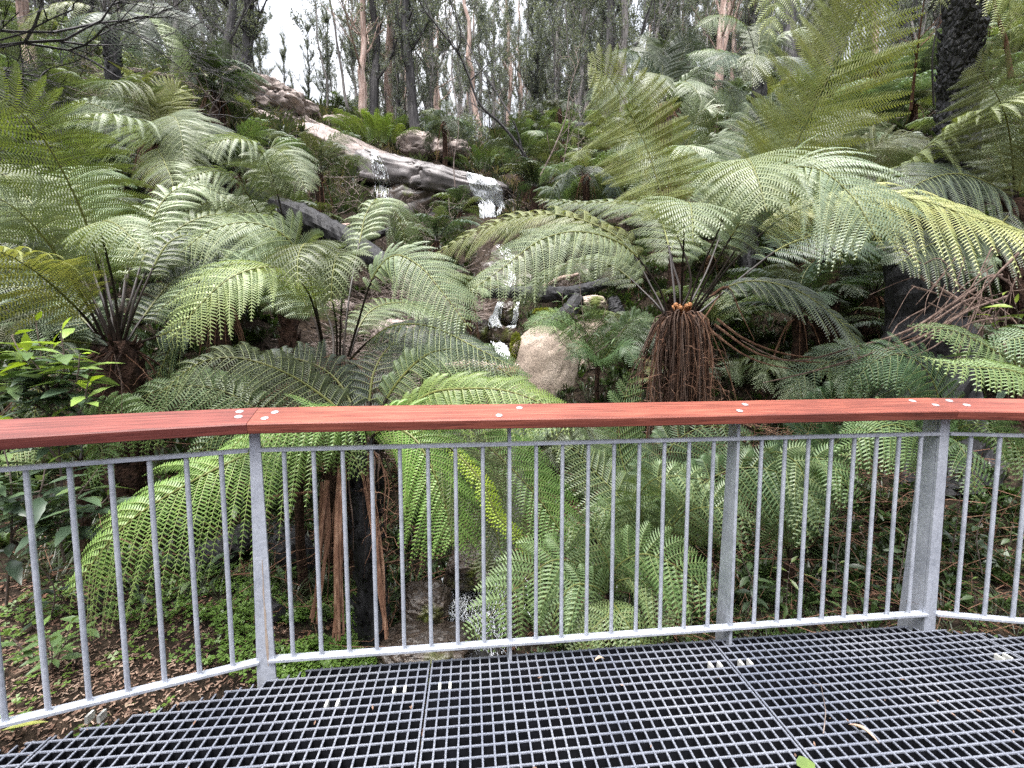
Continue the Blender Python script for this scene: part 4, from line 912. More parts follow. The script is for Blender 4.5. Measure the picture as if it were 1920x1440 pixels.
low_fern(1230, 1060, 2.5, 'glossy broad fern with lighter tips behind the slanting flat post', [
 ([(1250, 1000, 2.4), (1290, 960, 2.3), (1350, 955, 2.2), (1420, 990, 2.15)], .24, (0.140, 0.217, 0.098), dict(nP=16, droop=.4, hint=HD, bare=.1)),
 ([(1210, 1000, 2.4), (1200, 930, 2.3), (1240, 895, 2.2), (1310, 900, 2.15), (1350, 925, 2.1)], .2, (0.154, 0.231, 0.112), dict(nP=16, droop=.4, hint=HD, bare=.1)),
 ([(1200, 1010, 2.4), (1160, 960, 2.3), (1130, 960, 2.25), (1110, 1010, 2.2)], .2, (0.126, 0.196, 0.084), dict(nP=16, droop=.4, hint=HD, bare=.1)),
 ([(1240, 1000, 2.5), (1330, 900, 2.5), (1430, 880, 2.4), (1520, 930, 2.35), (1560, 1000, 2.3)], .26, (0.112, 0.175, 0.084), dict(nP=18, droop=.4, hint=HD, bare=.1)),
 ([(1230, 980, 2.6), (1250, 850, 2.7), (1330, 800, 2.7), (1420, 830, 2.65)], .28, (0.112, 0.168, 0.084), dict(nP=18, droop=.4, hint=HD, bare=.1)),
 ([(1210, 980, 2.6), (1170, 880, 2.7), (1160, 800, 2.7), (1180, 720, 2.7), (1185, 690, 2.65)], .22, (0.119, 0.196, 0.084), dict(nP=20, droop=.15, hint=(0, -1, .1), bare=.1)),
 ([(1200, 980, 2.5), (1110, 880, 2.6), (1070, 840, 2.6), (1030, 850, 2.6)], .24, (0.098, 0.154, 0.070), dict(nP=18, droop=.3, hint=HD, bare=.1)),
], 2)
low_fern(1480, 1060, 2.8, 'darker drooping fern filling the space left of the right corner post', [
 ([(1470, 960, 2.6), (1480, 890, 2.5), (1530, 860, 2.4), (1580, 900, 2.3), (1600, 960, 2.28)], .24, (0.126, 0.196, 0.084), dict(nP=18, droop=.4, hint=HD, bare=.1)),
 ([(1460, 980, 2.6), (1430, 900, 2.5), (1450, 850, 2.4), (1500, 880, 2.3), (1510, 960, 2.25), (1500, 1050, 2.2)], .2, (0.126, 0.196, 0.084), dict(nP=18, droop=.4, hint=HD, bare=.1)),
 ([(1500, 960, 2.8), (1560, 840, 2.8), (1640, 800, 2.7), (1700, 830, 2.65), (1740, 890, 2.6)], .26, (0.091, 0.140, 0.063), dict(nP=20, droop=.4, hint=HD, bare=.1)),
 ([(1490, 950, 2.9), (1520, 800, 3.0), (1580, 740, 3.0), (1640, 740, 3.0)], .3, (0.084, 0.140, 0.063), dict(nP=20, droop=.4, hint=HD, bare=.1)),
], 3)
low_fern(1760, 900, 2.6, 'fern with bright tipped fronds hanging behind the right corner post', [
 ([(1730, 830, 2.5), (1680, 800, 2.4), (1620, 820, 2.35), (1580, 870, 2.3)], .24, (0.140, 0.224, 0.084), dict(nP=18, droop=.4, hint=HD, bare=.1)),
 ([(1780, 820, 2.5), (1840, 800, 2.4), (1890, 830, 2.35), (1940, 880, 2.3)], .22, (0.126, 0.196, 0.070), dict(nP=18, droop=.4, hint=HD, bare=.1)),
 ([(1770, 840, 2.4), (1790, 830, 2.3), (1820, 880, 2.2), (1830, 950, 2.15)], .16, (0.098, 0.154, 0.063), dict(nP=18, droop=.4, hint=HD, bare=.1)),
 ([(1750, 830, 2.7), (1680, 700, 2.8), (1600, 670, 2.8), (1520, 700, 2.8), (1470, 740, 2.8)], .3, (0.084, 0.140, 0.070), dict(nP=22, droop=.35, hint=HN, bare=.1)),
 ([(1770, 830, 2.6), (1750, 720, 2.6), (1700, 670, 2.6), (1640, 680, 2.6), (1600, 720, 2.6)], .28, (0.091, 0.154, 0.070), dict(nP=22, droop=.35, hint=HN, bare=.1)),
], 4)
low_fern(2010, 800, 2.3, 'light green fern poking in above the timber rail at the right edge', [
 ([(1960, 720, 2.3), (1880, 670, 2.3), (1790, 625, 2.3), (1700, 615, 2.3)], .16, (0.154, 0.238, 0.098), dict(nP=24, droop=.4, hint=HN, bare=.15)),
 ([(1980, 740, 2.2), (1900, 700, 2.15), (1800, 690, 2.1), (1720, 670, 2.1)], .14, (0.196, 0.294, 0.098), dict(nP=24, droop=.4, hint=HN, bare=.15)),
 ([(1990, 700, 2.3), (1960, 640, 2.3), (1900, 640, 2.3), (1860, 660, 2.3)], .2, (0.140, 0.224, 0.112), dict(nP=24, droop=.4, hint=HN, bare=.15)),
], 5)
low_fern(560, 900, 2.6, 'dark fern fronds hanging under the timber rail beside the left corner post', [
 ([(520, 840, 2.4), (500, 850, 2.3), (500, 900, 2.2), (510, 950, 2.15)], .16, (0.112, 0.196, 0.070), dict(nP=18, droop=.4, hint=HD, bare=.1)),
 ([(580, 830, 2.4), (620, 820, 2.3), (660, 850, 2.2), (680, 900, 2.15)], .16, (0.126, 0.196, 0.070), dict(nP=18, droop=.4, hint=HD, bare=.1)),
 ([(530, 830, 2.5), (470, 800, 2.5), (400, 820, 2.45), (350, 870, 2.4)], .2, (0.084, 0.140, 0.056), dict(nP=18, droop=.4, hint=HD, bare=.1)),
 ([(540, 820, 2.7), (440, 740, 2.7), (340, 720, 2.6), (250, 750, 2.5), (200, 800, 2.5)], .26, (0.098, 0.168, 0.063), dict(nP=22, droop=.4, hint=HN, bare=.1)),
], 6)
low_fern(150, 860, 2.3, 'small fern among the broad leaves behind the left railing run', [
 ([(100, 820, 2.2), (50, 830, 2.1), (0, 880, 2.0)], .16, (0.140, 0.224, 0.070), dict(nP=18, droop=.4, hint=HD, bare=.1)),
 ([(180, 830, 2.2), (190, 850, 2.1), (160, 910, 2.0)], .13, (0.140, 0.224, 0.070), dict(nP=18, droop=.4, hint=HD, bare=.1)),
 ([(160, 800, 2.4), (200, 770, 2.4), (260, 790, 2.4), (300, 840, 2.4)], .2, (0.126, 0.210, 0.070), dict(nP=18, droop=.4, hint=HD, bare=.1)),
], 7)
low_fern(1120, 690, 5.2, 'small bright fern growing over the big pale boulder', [
 ([(1090, 640, 5.1), (1050, 600, 5.0), (1010, 600, 4.9), (985, 625, 4.85)], .3, (0.140, 0.210, 0.084), dict(nP=18, droop=.3, hint=HN, bare=.1, lod=1)),
 ([(1120, 640, 5.1), (1110, 590, 5.0), (1090, 575, 4.9)], .3, (0.140, 0.210, 0.084), dict(nP=18, droop=.3, hint=HN, bare=.1, lod=1)),
 ([(1150, 650, 5.1), (1190, 600, 5.0), (1230, 600, 4.9)], .3, (0.098, 0.154, 0.070), dict(nP=18, droop=.3, hint=HN, bare=.1, lod=1)),
 ([(1120, 670, 4.8), (1090, 650, 4.5), (1065, 680, 4.3)], .25, (0.084, 0.140, 0.063), dict(nP=18, droop=.3, hint=HN, bare=.1, lod=1)),
 ([(1140, 670, 4.8), (1170, 650, 4.5), (1200, 690, 4.3)], .25, (0.084, 0.140, 0.063), dict(nP=18, droop=.3, hint=HN, bare=.1, lod=1)),
], 8)

# ----------------------------------------------------------------- repeated background ferns
def fern_template(seed, nf, Lf, W, lod, up=(55, 75), dr=.35):
    """frond meshes of one crown in local space, heading +X"""
    r = np.random.default_rng(seed); out = []
    for i in range(nf):
        th0 = R(r.uniform(*up)); bend = r.uniform(1.5, 2.2); L = Lf*r.uniform(.8, 1.1); n = 9
        s = np.linspace(0, 1, n); th = th0-bend*s**1.25
        dx = np.cos(th)*L/n; dz = np.sin(th)*L/n
        path = np.stack([np.cumsum(dx), .06*L*s**2*r.normal(), np.cumsum(dz)], 1); path = path-path[0]
        g = G(); frond_geo(g, path, W*r.uniform(.9, 1.1), nP=int(r.uniform(19, 23)), bare=.18, droop=dr, lod=lod, seed=seed*17+i, rr=.009, hint=EZ-.75*EX)
        out.append(g)
    return out
def instance_meshes(gs, nm='frond'):
    ms = []
    for g in gs:
        o = g.build(nm, FM); ms.append(o.data); bpy.data.objects.remove(o)
    return ms
MID = instance_meshes(fern_template(3, 6, 1.7, .40, 1))
FAR = instance_meshes(fern_template(5, 5, 1.5, .36, 2))
UMB = instance_meshes(fern_template(9, 5, 1.6, .40, 1, up=(22, 42)))
TRK = []
for k in range(3):
    g = G(); r = np.random.default_rng(k); pts = np.linspace([0, 0, -1.2], [0.02, .02, .03], 10)+r.normal(0, .008, (10, 3))
    tube(g, pts, np.interp(np.linspace(0, 1, 10), [0, 1], [.12, .09]), 9, 0, rough=.12)
    for i in range(11):
        an = r.uniform(0, 6.28); o_ = np.array([math.cos(an), math.sin(an), 0]); l = r.uniform(.25, .8)
        q, _ = catmull([o_*.06, o_*.13-EZ*.03, o_*(.15+.2*l)-EZ*l*.5, o_*(.16+.3*l)-EZ*l], 6); tube(g, q, np.linspace(.010, .004, 6), 3, 1, cap=False)
    o = g.build('trunk', [M['fibre'], M['dead']]); TRK.append(o.data); bpy.data.objects.remove(o)
def auto_fern(x, y, z, h, sc, meshes, nf, cols, label, group, rs, rz=None):
    z0 = z
    root = thing('tree_fern', label, 'tree fern', (x, y, z0), group, rs.uniform(0, 6.28) if rz is None else rz)
    t = bpy.data.objects.new('trunk', TRK[rs.integers(0, 3)]); COL.objects.link(t); t.parent = root
    t.location = (0, 0, h); t.scale = (sc, sc, max(1., (h+.3)/1.1))
    for i in range(nf):
        o = bpy.data.objects.new('frond', meshes[rs.integers(0, len(meshes))]); COL.objects.link(o); o.parent = root
        a = 2*math.pi*(i+rs.uniform(-.3, .3))/nf*1.0
        o.rotation_euler = (rs.normal(0, .08), rs.normal(0, .16)-(.25 if i % 3 == 0 else 0), a)
        s = sc*rs.uniform(.8, 1.12); o.scale = (s, s, s); o.location = (0, 0, h+rs.uniform(-.02, .03))
        o.color = jcol(cols[rs.integers(0, len(cols))], .12)
    return root
rs = np.random.default_rng(42)
def f_at(px, py, Y, sc, meshes, nf, cols, label, group=None, h=None):
    c = P(px, py, Y); zg = ground(c[0], Y); hh = max(.08, c[2]-zg) if h is None else h
    return auto_fern(c[0], Y, zg, hh, sc, meshes, nf, cols, label, group, rs)
GM = ['mid', 'pale', 'dark', 'blue', 'olive']
f_at(1006, 232, 21, 1.6, FAR, 12, ['mid', 'blue'], 'placeholder') if False else None
f_at(835, 232, 17.5, 1.0, UMB, 16, ['blue', 'dark'], 'small umbrella shaped tree fern standing on the rock above the waterfall')
f_at(405, 168, 12, 1.1, MID, 16, ['dark', (.04, .07, .03)], 'dark bushy tree fern before the grey rock slab at upper left')
f_at(1052, 208, 18, .8, UMB, 12, ['dark', 'mid'], 'flat topped small tree fern left of the upright yellow green frond')
f_at(1100, 330, 9.5, .9, UMB, 14, ['blue', 'mid'], 'grey green tree fern with a short dark trunk right of the waterfall')
f_at(985, 300, 14.5, 1.1, MID, 13, ['mid', 'dark'], 'low fern crown on the bank immediately right of the waterfall lip')
f_at(600, 330, 9, .9, MID, 14, ['blue', 'mid'], 'dull green tree fern below the bare rock left of the small fall')
f_at(455, 330, 8, .8, MID, 13, ['mid', 'blue'], 'grey green fern crown behind the slender fern at left')
f_at(1480, 330, 7.5, .9, MID, 14, ['mid', 'olive'], 'shaded fern crown between the two upright yellow green fronds')
f_at(1620, 250, 11, 1.3, MID, 15, ['blue', (.11, .15, .1)], 'greyish fern crown on the slope behind the tall yellow green frond')
f_at(1740, 170, 13, 1.3, MID, 15, ['blue', (.11, .15, .1)], 'greyish fern crown left of the charred black trunk')
f_at(1500, 600, 4.6, .75, MID, 14, ['dark', (.06, .095, .05)], 'dark bluish fern crown behind the long dead stalks at the right')
f_at(1640, 560, 5.2, .8, MID, 14, ['blue', 'dark'], 'silvery green fern crown beside the black trunk foot')
f_at(880, 560, 6.4, .5, MID, 12, ['mid', 'olive'], 'little fern on the bank left of the small cascade')
f_at(820, 455, 9.5, .8, MID, 12, ['dark', 'mid'], 'shaded fern on the bank below the rock overhang')
f_at(865, 400, 13.2, .8, MID, 12, ['mid', 'dark'], 'small fern growing beside the left edge of the waterfall')
f_at(90, 200, 9, 1.1, MID, 14, ['blue', 'mid'], 'fern crown in front of the whitish trunk at the far left')
f_at(420, 560, 4.4, .6, MID, 13, ['dark', (.05, .08, .04)], 'dark fern crown in the shade between the two left tree ferns')
f_at(800, 700, 3.8, .45, MID, 12, ['dark', 'blue'], 'small dark fern above the rail left of the reddish log')
# slope filler
def keepout(x, y):
    if y < 4.4: return True
    if y < 12 and -.50 < x/y < .10: return True
    if 12 <= y < 21 and -.62 < x/y < .02: return True
    if x/y < -.62 and y > 6 and rs.random() < .75: return True
    # corridor of the creek and the falls
    cx = np.interp(y, [2, 6, 9, 14, 17, 19], [-.3, .0, -.4, -1.0, -1.3, -3])
    w = np.interp(y, [2, 6, 9, 12, 14, 17, 20], [.6, .7, .6, .9, 2.2, 3.2, 3.5])
    return abs(x-cx) < w
cnt = 0; pts = []
for k in range(4000):
    y = 4.6+rs.random()**.8*22; x = rs.uniform(-1.35, 1.35)*y
    if keepout(x, y) or (x < 0 and y > 14 and x > -16 and y < 27 and rs.random() < .75): continue
    md = .75+.055*y
    if any((x-a)**2+(y-b)**2 < md*md for a, b in pts): continue
    pts.append((x, y))
    far = y > 12.5
    z = ground(x, y)
    h = rs.uniform(.1, .9) if y > 6 else rs.uniform(.05, .35)
    sc = rs.uniform(.55, 1.0)*(1.15 if far else .85)
    cols = [['mid', 'blue'], ['dark', 'mid'], ['pale', 'mid'], ['blue', 'olive']][rs.integers(0, 4)]
    side = 'left of' if x < 0 else 'right of'
    lab = ('distant tree fern on the upper slope below the gum trees' if far else 'tree fern crowded among others on the lower slope')+(' left of the waterfall' if x < -.5 else ' right of the waterfall')
    auto_fern(x, y, z, h, sc, FAR if far else (UMB if cnt % 3 == 0 else MID), 11 if far else 13, cols, lab, ('far tree ferns ' if far else 'tree ferns ')+('on the left slope' if x < -.5 else 'on the right slope'), rs)
    cnt += 1
print('filler ferns', cnt)

# ================================================================= rocks
def rock(name, label, cat, c, rad, mat='granite', seed=0, rot=0, tilt=(0, 0), p=2.6, amp=.12, fr=1.2, parent=None, group=None, kind=None, nu=88, nv=56, facet=1.):
    u = np.linspace(0, 2*math.pi, nu, endpoint=False); v = np.linspace(-math.pi/2, math.pi/2, nv)
    V_, U_ = np.meshgrid(v, u, indexing='ij')
    def sp(a, e): return np.sign(a)*np.abs(a)**e
    e = 2/p
    X = sp(np.cos(V_), e)*sp(np.cos(U_), e); Y = sp(np.cos(V_), e)*sp(np.sin(U_), e); Z = sp(np.sin(V_), e)
    D = np.stack([X, Y, Z], -1).reshape(-1, 3)
    rad = np.array(rad, float); off = Vector((seed*3.7, seed*1.3, seed*9.1))
    out = np.empty_like(D)
    for i, d in enumerate(D):
        q = Vector(d*rad/rad.max()*fr*1.6)+off
        k = noise.fractal(q, .9, 2.1, 5)*amp+noise.noise(q*.55)*amp*1.3
        cr = abs(noise.noise(q*1.3+Vector((9, 2, 5))))
        k -= amp*.9*max(0, .06-cr)/.06
        dd_ = noise.voronoi(q*1.15+Vector((noise.noise(q*2), noise.noise(q*2+Vector((5, 5, 5))), 0))*.4)[0]; k += facet*(amp*.8*(dd_[0]-.45)-amp*.9*max(0, .10-(dd_[1]-dd_[0]))/.10)
        out[i] = d*(1+k)
    out *= rad
    o_ = G(); i, j = np.meshgrid(np.arange(nv-1), np.arange(nu), indexing='ij'); i = i.ravel(); j = j.ravel(); j2 = (j+1) % nu
    o_.add(out, np.stack([i*nu+j, i*nu+j2, (i+1)*nu+j2, (i+1)*nu+j], 1))
    o = o_.build(name, M[mat], parent, smooth=True); o.location = c if parent is None else np.array(c)-np.array(parent.location)
    o.rotation_euler = (tilt[0], tilt[1], rot)
    if parent is None: tag(o, label, cat, group, kind)
    return o
rock('boulder', 'big rounded pale pink granite boulder with a mossy left flank beside the small cascade', 'boulder', P(1015, 655, 6.0)-EZ*.50, (.52, .5, .82), 'granite_pale', 1, p=2.3, amp=.06, facet=.15)
rock('boulder', 'large pale boulder partly hidden by leaves, right of the mossy rounded one', 'boulder', P(1120, 650, 6.6)-EZ*.45, (.72, .55, .85), 'granite_moss', 2, p=2.4, amp=.08, facet=.15)
rock('boulder', 'small tan rock above the large pale boulder, below the charred stub', 'boulder', P(1104, 572, 7.4), (.28, .25, .16), 'granite_moss', 3, amp=.1)
rock('boulder', 'angular grey rock behind the black log over the cascade', 'boulder', P(1068, 528, 8.0), (.30, .3, .32), 'granite', 4, p=3.5, amp=.14, rot=.4)
rock('boulder', 'dark rounded rock splitting the two white streams of the cascade', 'boulder', P(955, 590, 7.0), (.17, .2, .20), 'rock_wet', 5, amp=.12)
rock('boulder', 'brown wet block of rock below the cascade, left of the rounded boulder', 'boulder', P(940, 627, 6.4), (.17, .18, .12), 'rock_wet', 6, p=4, amp=.12, rot=.2, tilt=(0, .15))
rock('boulder', 'low wet rock left of the small cascade', 'boulder', P(905, 625, 6.8), (.16, .2, .22), 'rock_wet', 7, amp=.14)
rock('boulder', 'dark wet rock in the rapids under the hanging frond', 'boulder', P(880, 1060, 3.15), (.18, .2, .13), 'rock_wet', 8, p=3, amp=.16)
rock('boulder', 'flat wet brown rock in the creek nearest the grating', 'boulder', P(800, 1195, 2.35)-EZ*.08, (.26, .2, .12), 'rock_wet', 9, p=3, amp=.14)
rock('boulder', 'mossy brown rock in the creek left of the white rapids', 'boulder', P(795, 1120, 2.65)-EZ*.06, (.16, .2, .12), 'rock_wet', 10, p=3, amp=.16)
rock('boulder', 'small dark stone breaking the white water of the rapids', 'boulder', P(905, 1085, 2.95), (.07, .08, .06), 'rock_wet', 11, amp=.16)
rock('rock_ledge', 'broad reddish grey granite ledge that the main waterfall slides over', 'rock ledge', P(868, 352, 16.6)-EZ*.15, (2.0, 1.7, .55), 'rock_fall', 12, p=3.6, amp=.10, rot=.05, tilt=(.22, .22), fr=1.7, facet=.35)
rock('rock_ledge', 'stepped pinkish granite slab between the two falls', 'rock ledge', P(765, 322, 17.0)-EZ*.2, (1.7, 1.8, .62), 'rock_fall', 32, p=3.6, amp=.10, rot=-.1, tilt=(.25, .24), fr=1.7, facet=.35)
rock('rock_ledge', 'smooth bare granite slab rising up left from the waterfall ledge', 'rock ledge', P(660, 288, 18.0)-EZ*.30, (2.5, 2.2, .85), 'granite', 13, p=3, amp=.12, rot=-.1, tilt=(.28, .42), fr=1.5, facet=.2)
rock('rock_ledge', 'pale granite shelf on the upper left rim of the bare slab', 'rock ledge', P(600, 258, 19.5)-EZ*.25, (1.5, 1.6, .6), 'granite', 33, p=3.4, amp=.13, rot=.3, tilt=(.2, .35), fr=2.2)
rock('rock_ledge', 'dark block of rock under the right side of the waterfall', 'rock ledge', P(985, 402, 15.8)-EZ*.15, (1.1, .9, .42), 'rock_fall', 14, p=4, amp=.12, fr=2, tilt=(0, .08))
rock('rock_ledge', 'dark overhung rock wall below the waterfall ledge', 'rock ledge', P(770, 390, 16.3)-EZ*.3, (1.7, 1.0, 1.0), 'rock_wet', 15, p=3.4, amp=.15, fr=2)
rock('rock_ledge', 'wet rock face behind the falling curtain of the main waterfall', 'rock ledge', P(925, 430, 16.1)-EZ*.3, (1.0, .5, 1.4), 'rock_wet', 16, p=3.4, amp=.14, fr=2)
rock('boulder', 'grey rounded rock above the ledge, left of the umbrella shaped fern', 'boulder', P(790, 276, 19.3)-EZ*.1, (.95, .8, .62), 'granite', 17, amp=.12)
rock('boulder', 'pale low rock right of the umbrella shaped fern', 'boulder', P(850, 278, 19.5)-EZ*.2, (.9, .8, .5), 'granite', 18, amp=.12)
rock('boulder', 'pale rounded rock at the left foot of the bright green fern clump', 'boulder', P(640, 240, 20.5), (.75, .7, .45), 'granite', 19, amp=.1)
rock('boulder', 'big cracked grey pink rock outcrop at upper left under the sky gap', 'boulder', P(510, 188, 19)-EZ*.15, (1.75, 1.4, .80), 'granite', 20, p=3, amp=.16, tilt=(.1, .3), fr=2)
rock('boulder', 'pale flat rock below the cracked outcrop at upper left', 'boulder', P(490, 232, 17.5)-EZ*.1, (1.3, 1.0, .45), 'granite', 21, p=3, amp=.14, tilt=(.1, .2))
rock('boulder', 'light grey rock on the slope left of the dark bushy fern', 'boulder', P(350, 232, 15)-EZ*.1, (.7, .7, .35), 'granite', 22, amp=.14)
rock('boulder', 'pale rock at the far upper left behind the dead twigs', 'boulder', P(20, 85, 14), (1.0, .8, .5), 'granite', 23, amp=.14)
rock('boulder', 'pinkish rock half buried in litter left of the creek', 'boulder', P(745, 612, 6.2)-EZ*.1, (.34, .3, .2), 'granite', 24, amp=.12)
rock('boulder', 'small pale stone half buried left of the mossy bank', 'boulder', P(640, 575, 6.8), (.22, .2, .12), 'granite', 25, amp=.12)
rock('rock_ledge', 'wet brown rock slope between the waterfall and the small cascade', 'rock ledge', P(955, 495, 10.8)-EZ*.4, (.9, 1.7, .6), 'rock_wet', 26, p=3, amp=.14, tilt=(.5, 0), fr=2)
# moss cushion on the boulder
def moss(name, label, c, rad, seed, n=1500):
    r = np.random.default_rng(seed); d = norm(r.normal(0, 1, (n, 3))); d[:, 1] = -np.abs(d[:, 1]); p_ = c+d*np.array(rad)
    g = G(); w = norm(r.normal(0, 1, (n, 3)))*.012; t = p_+d*r.uniform(.01, .03, (n, 1))+r.normal(0, .008, (n, 3))
    V = np.stack([p_-w, p_+w, t], 1).reshape(-1, 3); g.add(V, np.arange(3*n).reshape(-1, 3))
    o = g.build(name, M['moss']); tag(o, label, 'moss', None, 'stuff'); return o
M['chip2'] = mat_basic('pale_chip', [(.12, .07, .05), (.28, .19, .14), (.5, .38, .30)], scale=14, rough=.9, spec=.2)
M['moss'] = mat_basic('moss', [(.10, .12, .015), (.22, .24, .03)], scale=6, rough=.9, transl=.2)
moss('moss', 'yellow green moss on the left flank of the rounded boulder', P(968, 655, 5.78), (.07, .12, .22), 1)
moss('moss', 'yellow moss tuft on top of the rounded boulder', P(1020, 585, 5.9), (.14, .1, .04), 2, 700)

# ================================================================= water
from mathutils.bvhtree import BVHTree
bpy.context.view_layer.update()
_rv = []; _rf = []
for o in COL.objects:
    if o.name.startswith(('rock_ledge', 'boulder')) and o.type == 'MESH':
        k = len(_rv); mw = o.matrix_world
        _rv += [mw @ v.co for v in o.data.vertices]; _rf += [tuple(k+i for i in p.vertices) for p in o.data.polygons]
BV = BVHTree.FromPolygons(_rv, _rf)
def strands(name, label, cat, ctr, wid, n, seg=(.15, .5), w=(.006, .02), seed=0, kind=None, jit=.02, lat=EX, n_path=60, conform=True):
    """many thin tapering ribbons of white water following a path"""
    r = np.random.default_rng(seed); C, L = catmull(ctr, n_path); W = np.interp(np.linspace(0, 1, n_path), np.linspace(0, 1, len(wid)), wid)
    g = G()
    for i in range(n):
        s = r.uniform(-1, 1); l = r.uniform(*seg)/L; a = r.uniform(-.02, 1); b = min(1, a+l); a = max(0, a)
        if b-a < .01: continue
        x = np.linspace(a, b, 7)*(n_path-1); i0 = np.clip(x.astype(int), 0, n_path-2); f = (x-i0)[:, None]
        p = C[i0]*(1-f)+C[i0+1]*f+np.outer(np.interp(x, range(n_path), W)*s, lat)+r.normal(0, jit, 3)*[1, 1, .6]+r.normal(0, jit*.22, (7, 3))
        if conform:
            for m_ in range(7):
                h = BV.ray_cast(Vector((p[m_][0], p[m_][1]-3.0, p[m_][2])), Vector((0, 1, 0)), 3.6)
                if h[0] is not None: p[m_][1] = min(p[m_][1], h[0].y-.02-.05*r.random()) if h[0].y < p[m_][1] else h[0].y-.02-.05*r.random()
        ww = r.uniform(*w)*np.array([.15, .7, 1, 1, .8, .5, .1]); lt = norm(np.asarray(lat)+r.normal(0, .25, 3))
        V = np.vstack([p-lt*ww[:, None], p+lt*ww[:, None]]); k = np.arange(6); g.add(V, np.stack([k, k+1, 7+k+1, 7+k], 1))
    o = g.build(name, M['foam']); tag(o, label, cat, None, kind); return o
strands('waterfall', 'main white waterfall sliding over the granite ledge and dropping in threads', 'waterfall', [P(893, 328, 16.2), P(905, 345, 15.75), P(918, 372, 15.2), P(925, 392, 14.95), P(924, 425, 14.85), P(926, 470, 14.8)], [.25, .42, .48, .42, .40, .42], 1100, seg=(.4, 1.3), w=(.009, .022), seed=1, jit=.035)
strands('waterfall', 'thin veil of water dropping at the left end of the ledge', 'waterfall', [P(722, 305, 17.0), P(726, 328, 16.2), P(722, 345, 15.6), P(722, 370, 15.4), P(722, 400, 15.3)], [.05, .18, .26, .28, .3], 150, seg=(.2, .7), w=(.006, .016), seed=2, jit=.03)
strands('cascade', 'left white stream of the small cascade above the wet block', 'cascade', [P(938, 566, 6.9), P(934, 582, 6.75), P(928, 602, 6.65), P(930, 615, 6.5)], [.035, .04, .075, .09], 260, seg=(.08, .25), w=(.005, .012), seed=3, jit=.014)
strands('cascade', 'right white stream of the small cascade beside the rounded boulder', 'cascade', [P(971, 566, 6.9), P(968, 585, 6.75), P(965, 602, 6.7), P(958, 615, 6.5)], [.022, .022, .03, .045], 140, seg=(.08, .25), w=(.004, .010), seed=4, jit=.01)
strands('cascade', 'lower white spill beneath the wet block of rock', 'cascade', [P(932, 640, 6.2), P(940, 655, 6.05), P(945, 672, 5.9)], [.10, .10, .08], 150, seg=(.06, .2), w=(.004, .011), seed=5, jit=.02)
strands('cascade', 'white water showing between fronds halfway down the gully', 'cascade', [P(930, 450, 12.6), P(945, 468, 11), P(960, 490, 9.4), P(962, 520, 8.6), P(952, 545, 7.8)], [.16, .16, .12, .08, .06], 130, seg=(.15, .5), w=(.006, .014), seed=6, jit=.03)
# creek surface
cp, _ = catmull([(0.02, 6.3, .98), (-.05, 5.6, .62), (.12, 4.8, .12), (.0, 4.0, -.28), (-.2, 3.3, -.50), (-.3, 2.8, -.60), (-.36, 2.3, -.66), (-.3, 1.5, -.76), (-.2, 0, -.88), (-.3, -4, -1.0)], 110)
g = G(); ws = np.interp(np.linspace(0, 1, 110), [0, .2, .28, .36, .5, .6, 1], [.2, .14, .12, .24, .36, .45, .6]); rw = np.random.default_rng(3)
V = []
for i in range(110):
    for s in np.linspace(-1, 1, 13): V.append(cp[i]+EX*ws[i]*s+EZ*(.006*rw.normal()+.02))
i, j = np.meshgrid(np.arange(109), np.arange(12), indexing='ij'); i = i.ravel(); j = j.ravel()
g.add(V, np.stack([i*13+j, i*13+j+1, (i+1)*13+j+1, (i+1)*13+j], 1)); tag(g.build('water', M['water'], smooth=True), kind='structure')
def foam(name, label, c, rx, ry, n, seed):
    r = np.random.default_rng(seed); g = G()
    for k in range(n):
        a = c+np.array([r.normal(0, rx), r.normal(0, ry), 0]); a[2] = np.interp(a[1], cp[::-1, 1], cp[::-1, 2])+.03+abs(r.normal(0, .018))
        d = norm(np.array([r.normal(.1, .6), -1, r.normal(0, .35)])); l = r.uniform(.015, .07); wv = norm(np.cross(d, EZ))*r.uniform(.001, .0045)
        b = a+d*l*.5+EZ*r.uniform(0, .012); e = a+d*l
        g.add([a-wv*.2, a+wv*.2, b+wv, b-wv, e-wv*.3, e+wv*.3], [[0, 1, 2, 3], [3, 2, 5, 4]])
    tag(g.build(name, M['foam']), label, 'rapids', None, 'stuff')
foam('rapids', 'white broken water of the creek rapids behind the bars', P(885, 1085, 2.95), .14, .17, 900, 1)
foam('rapids', 'thin white ripples of the creek near the grating', P(920, 1120, 2.7), .10, .2, 260, 2)

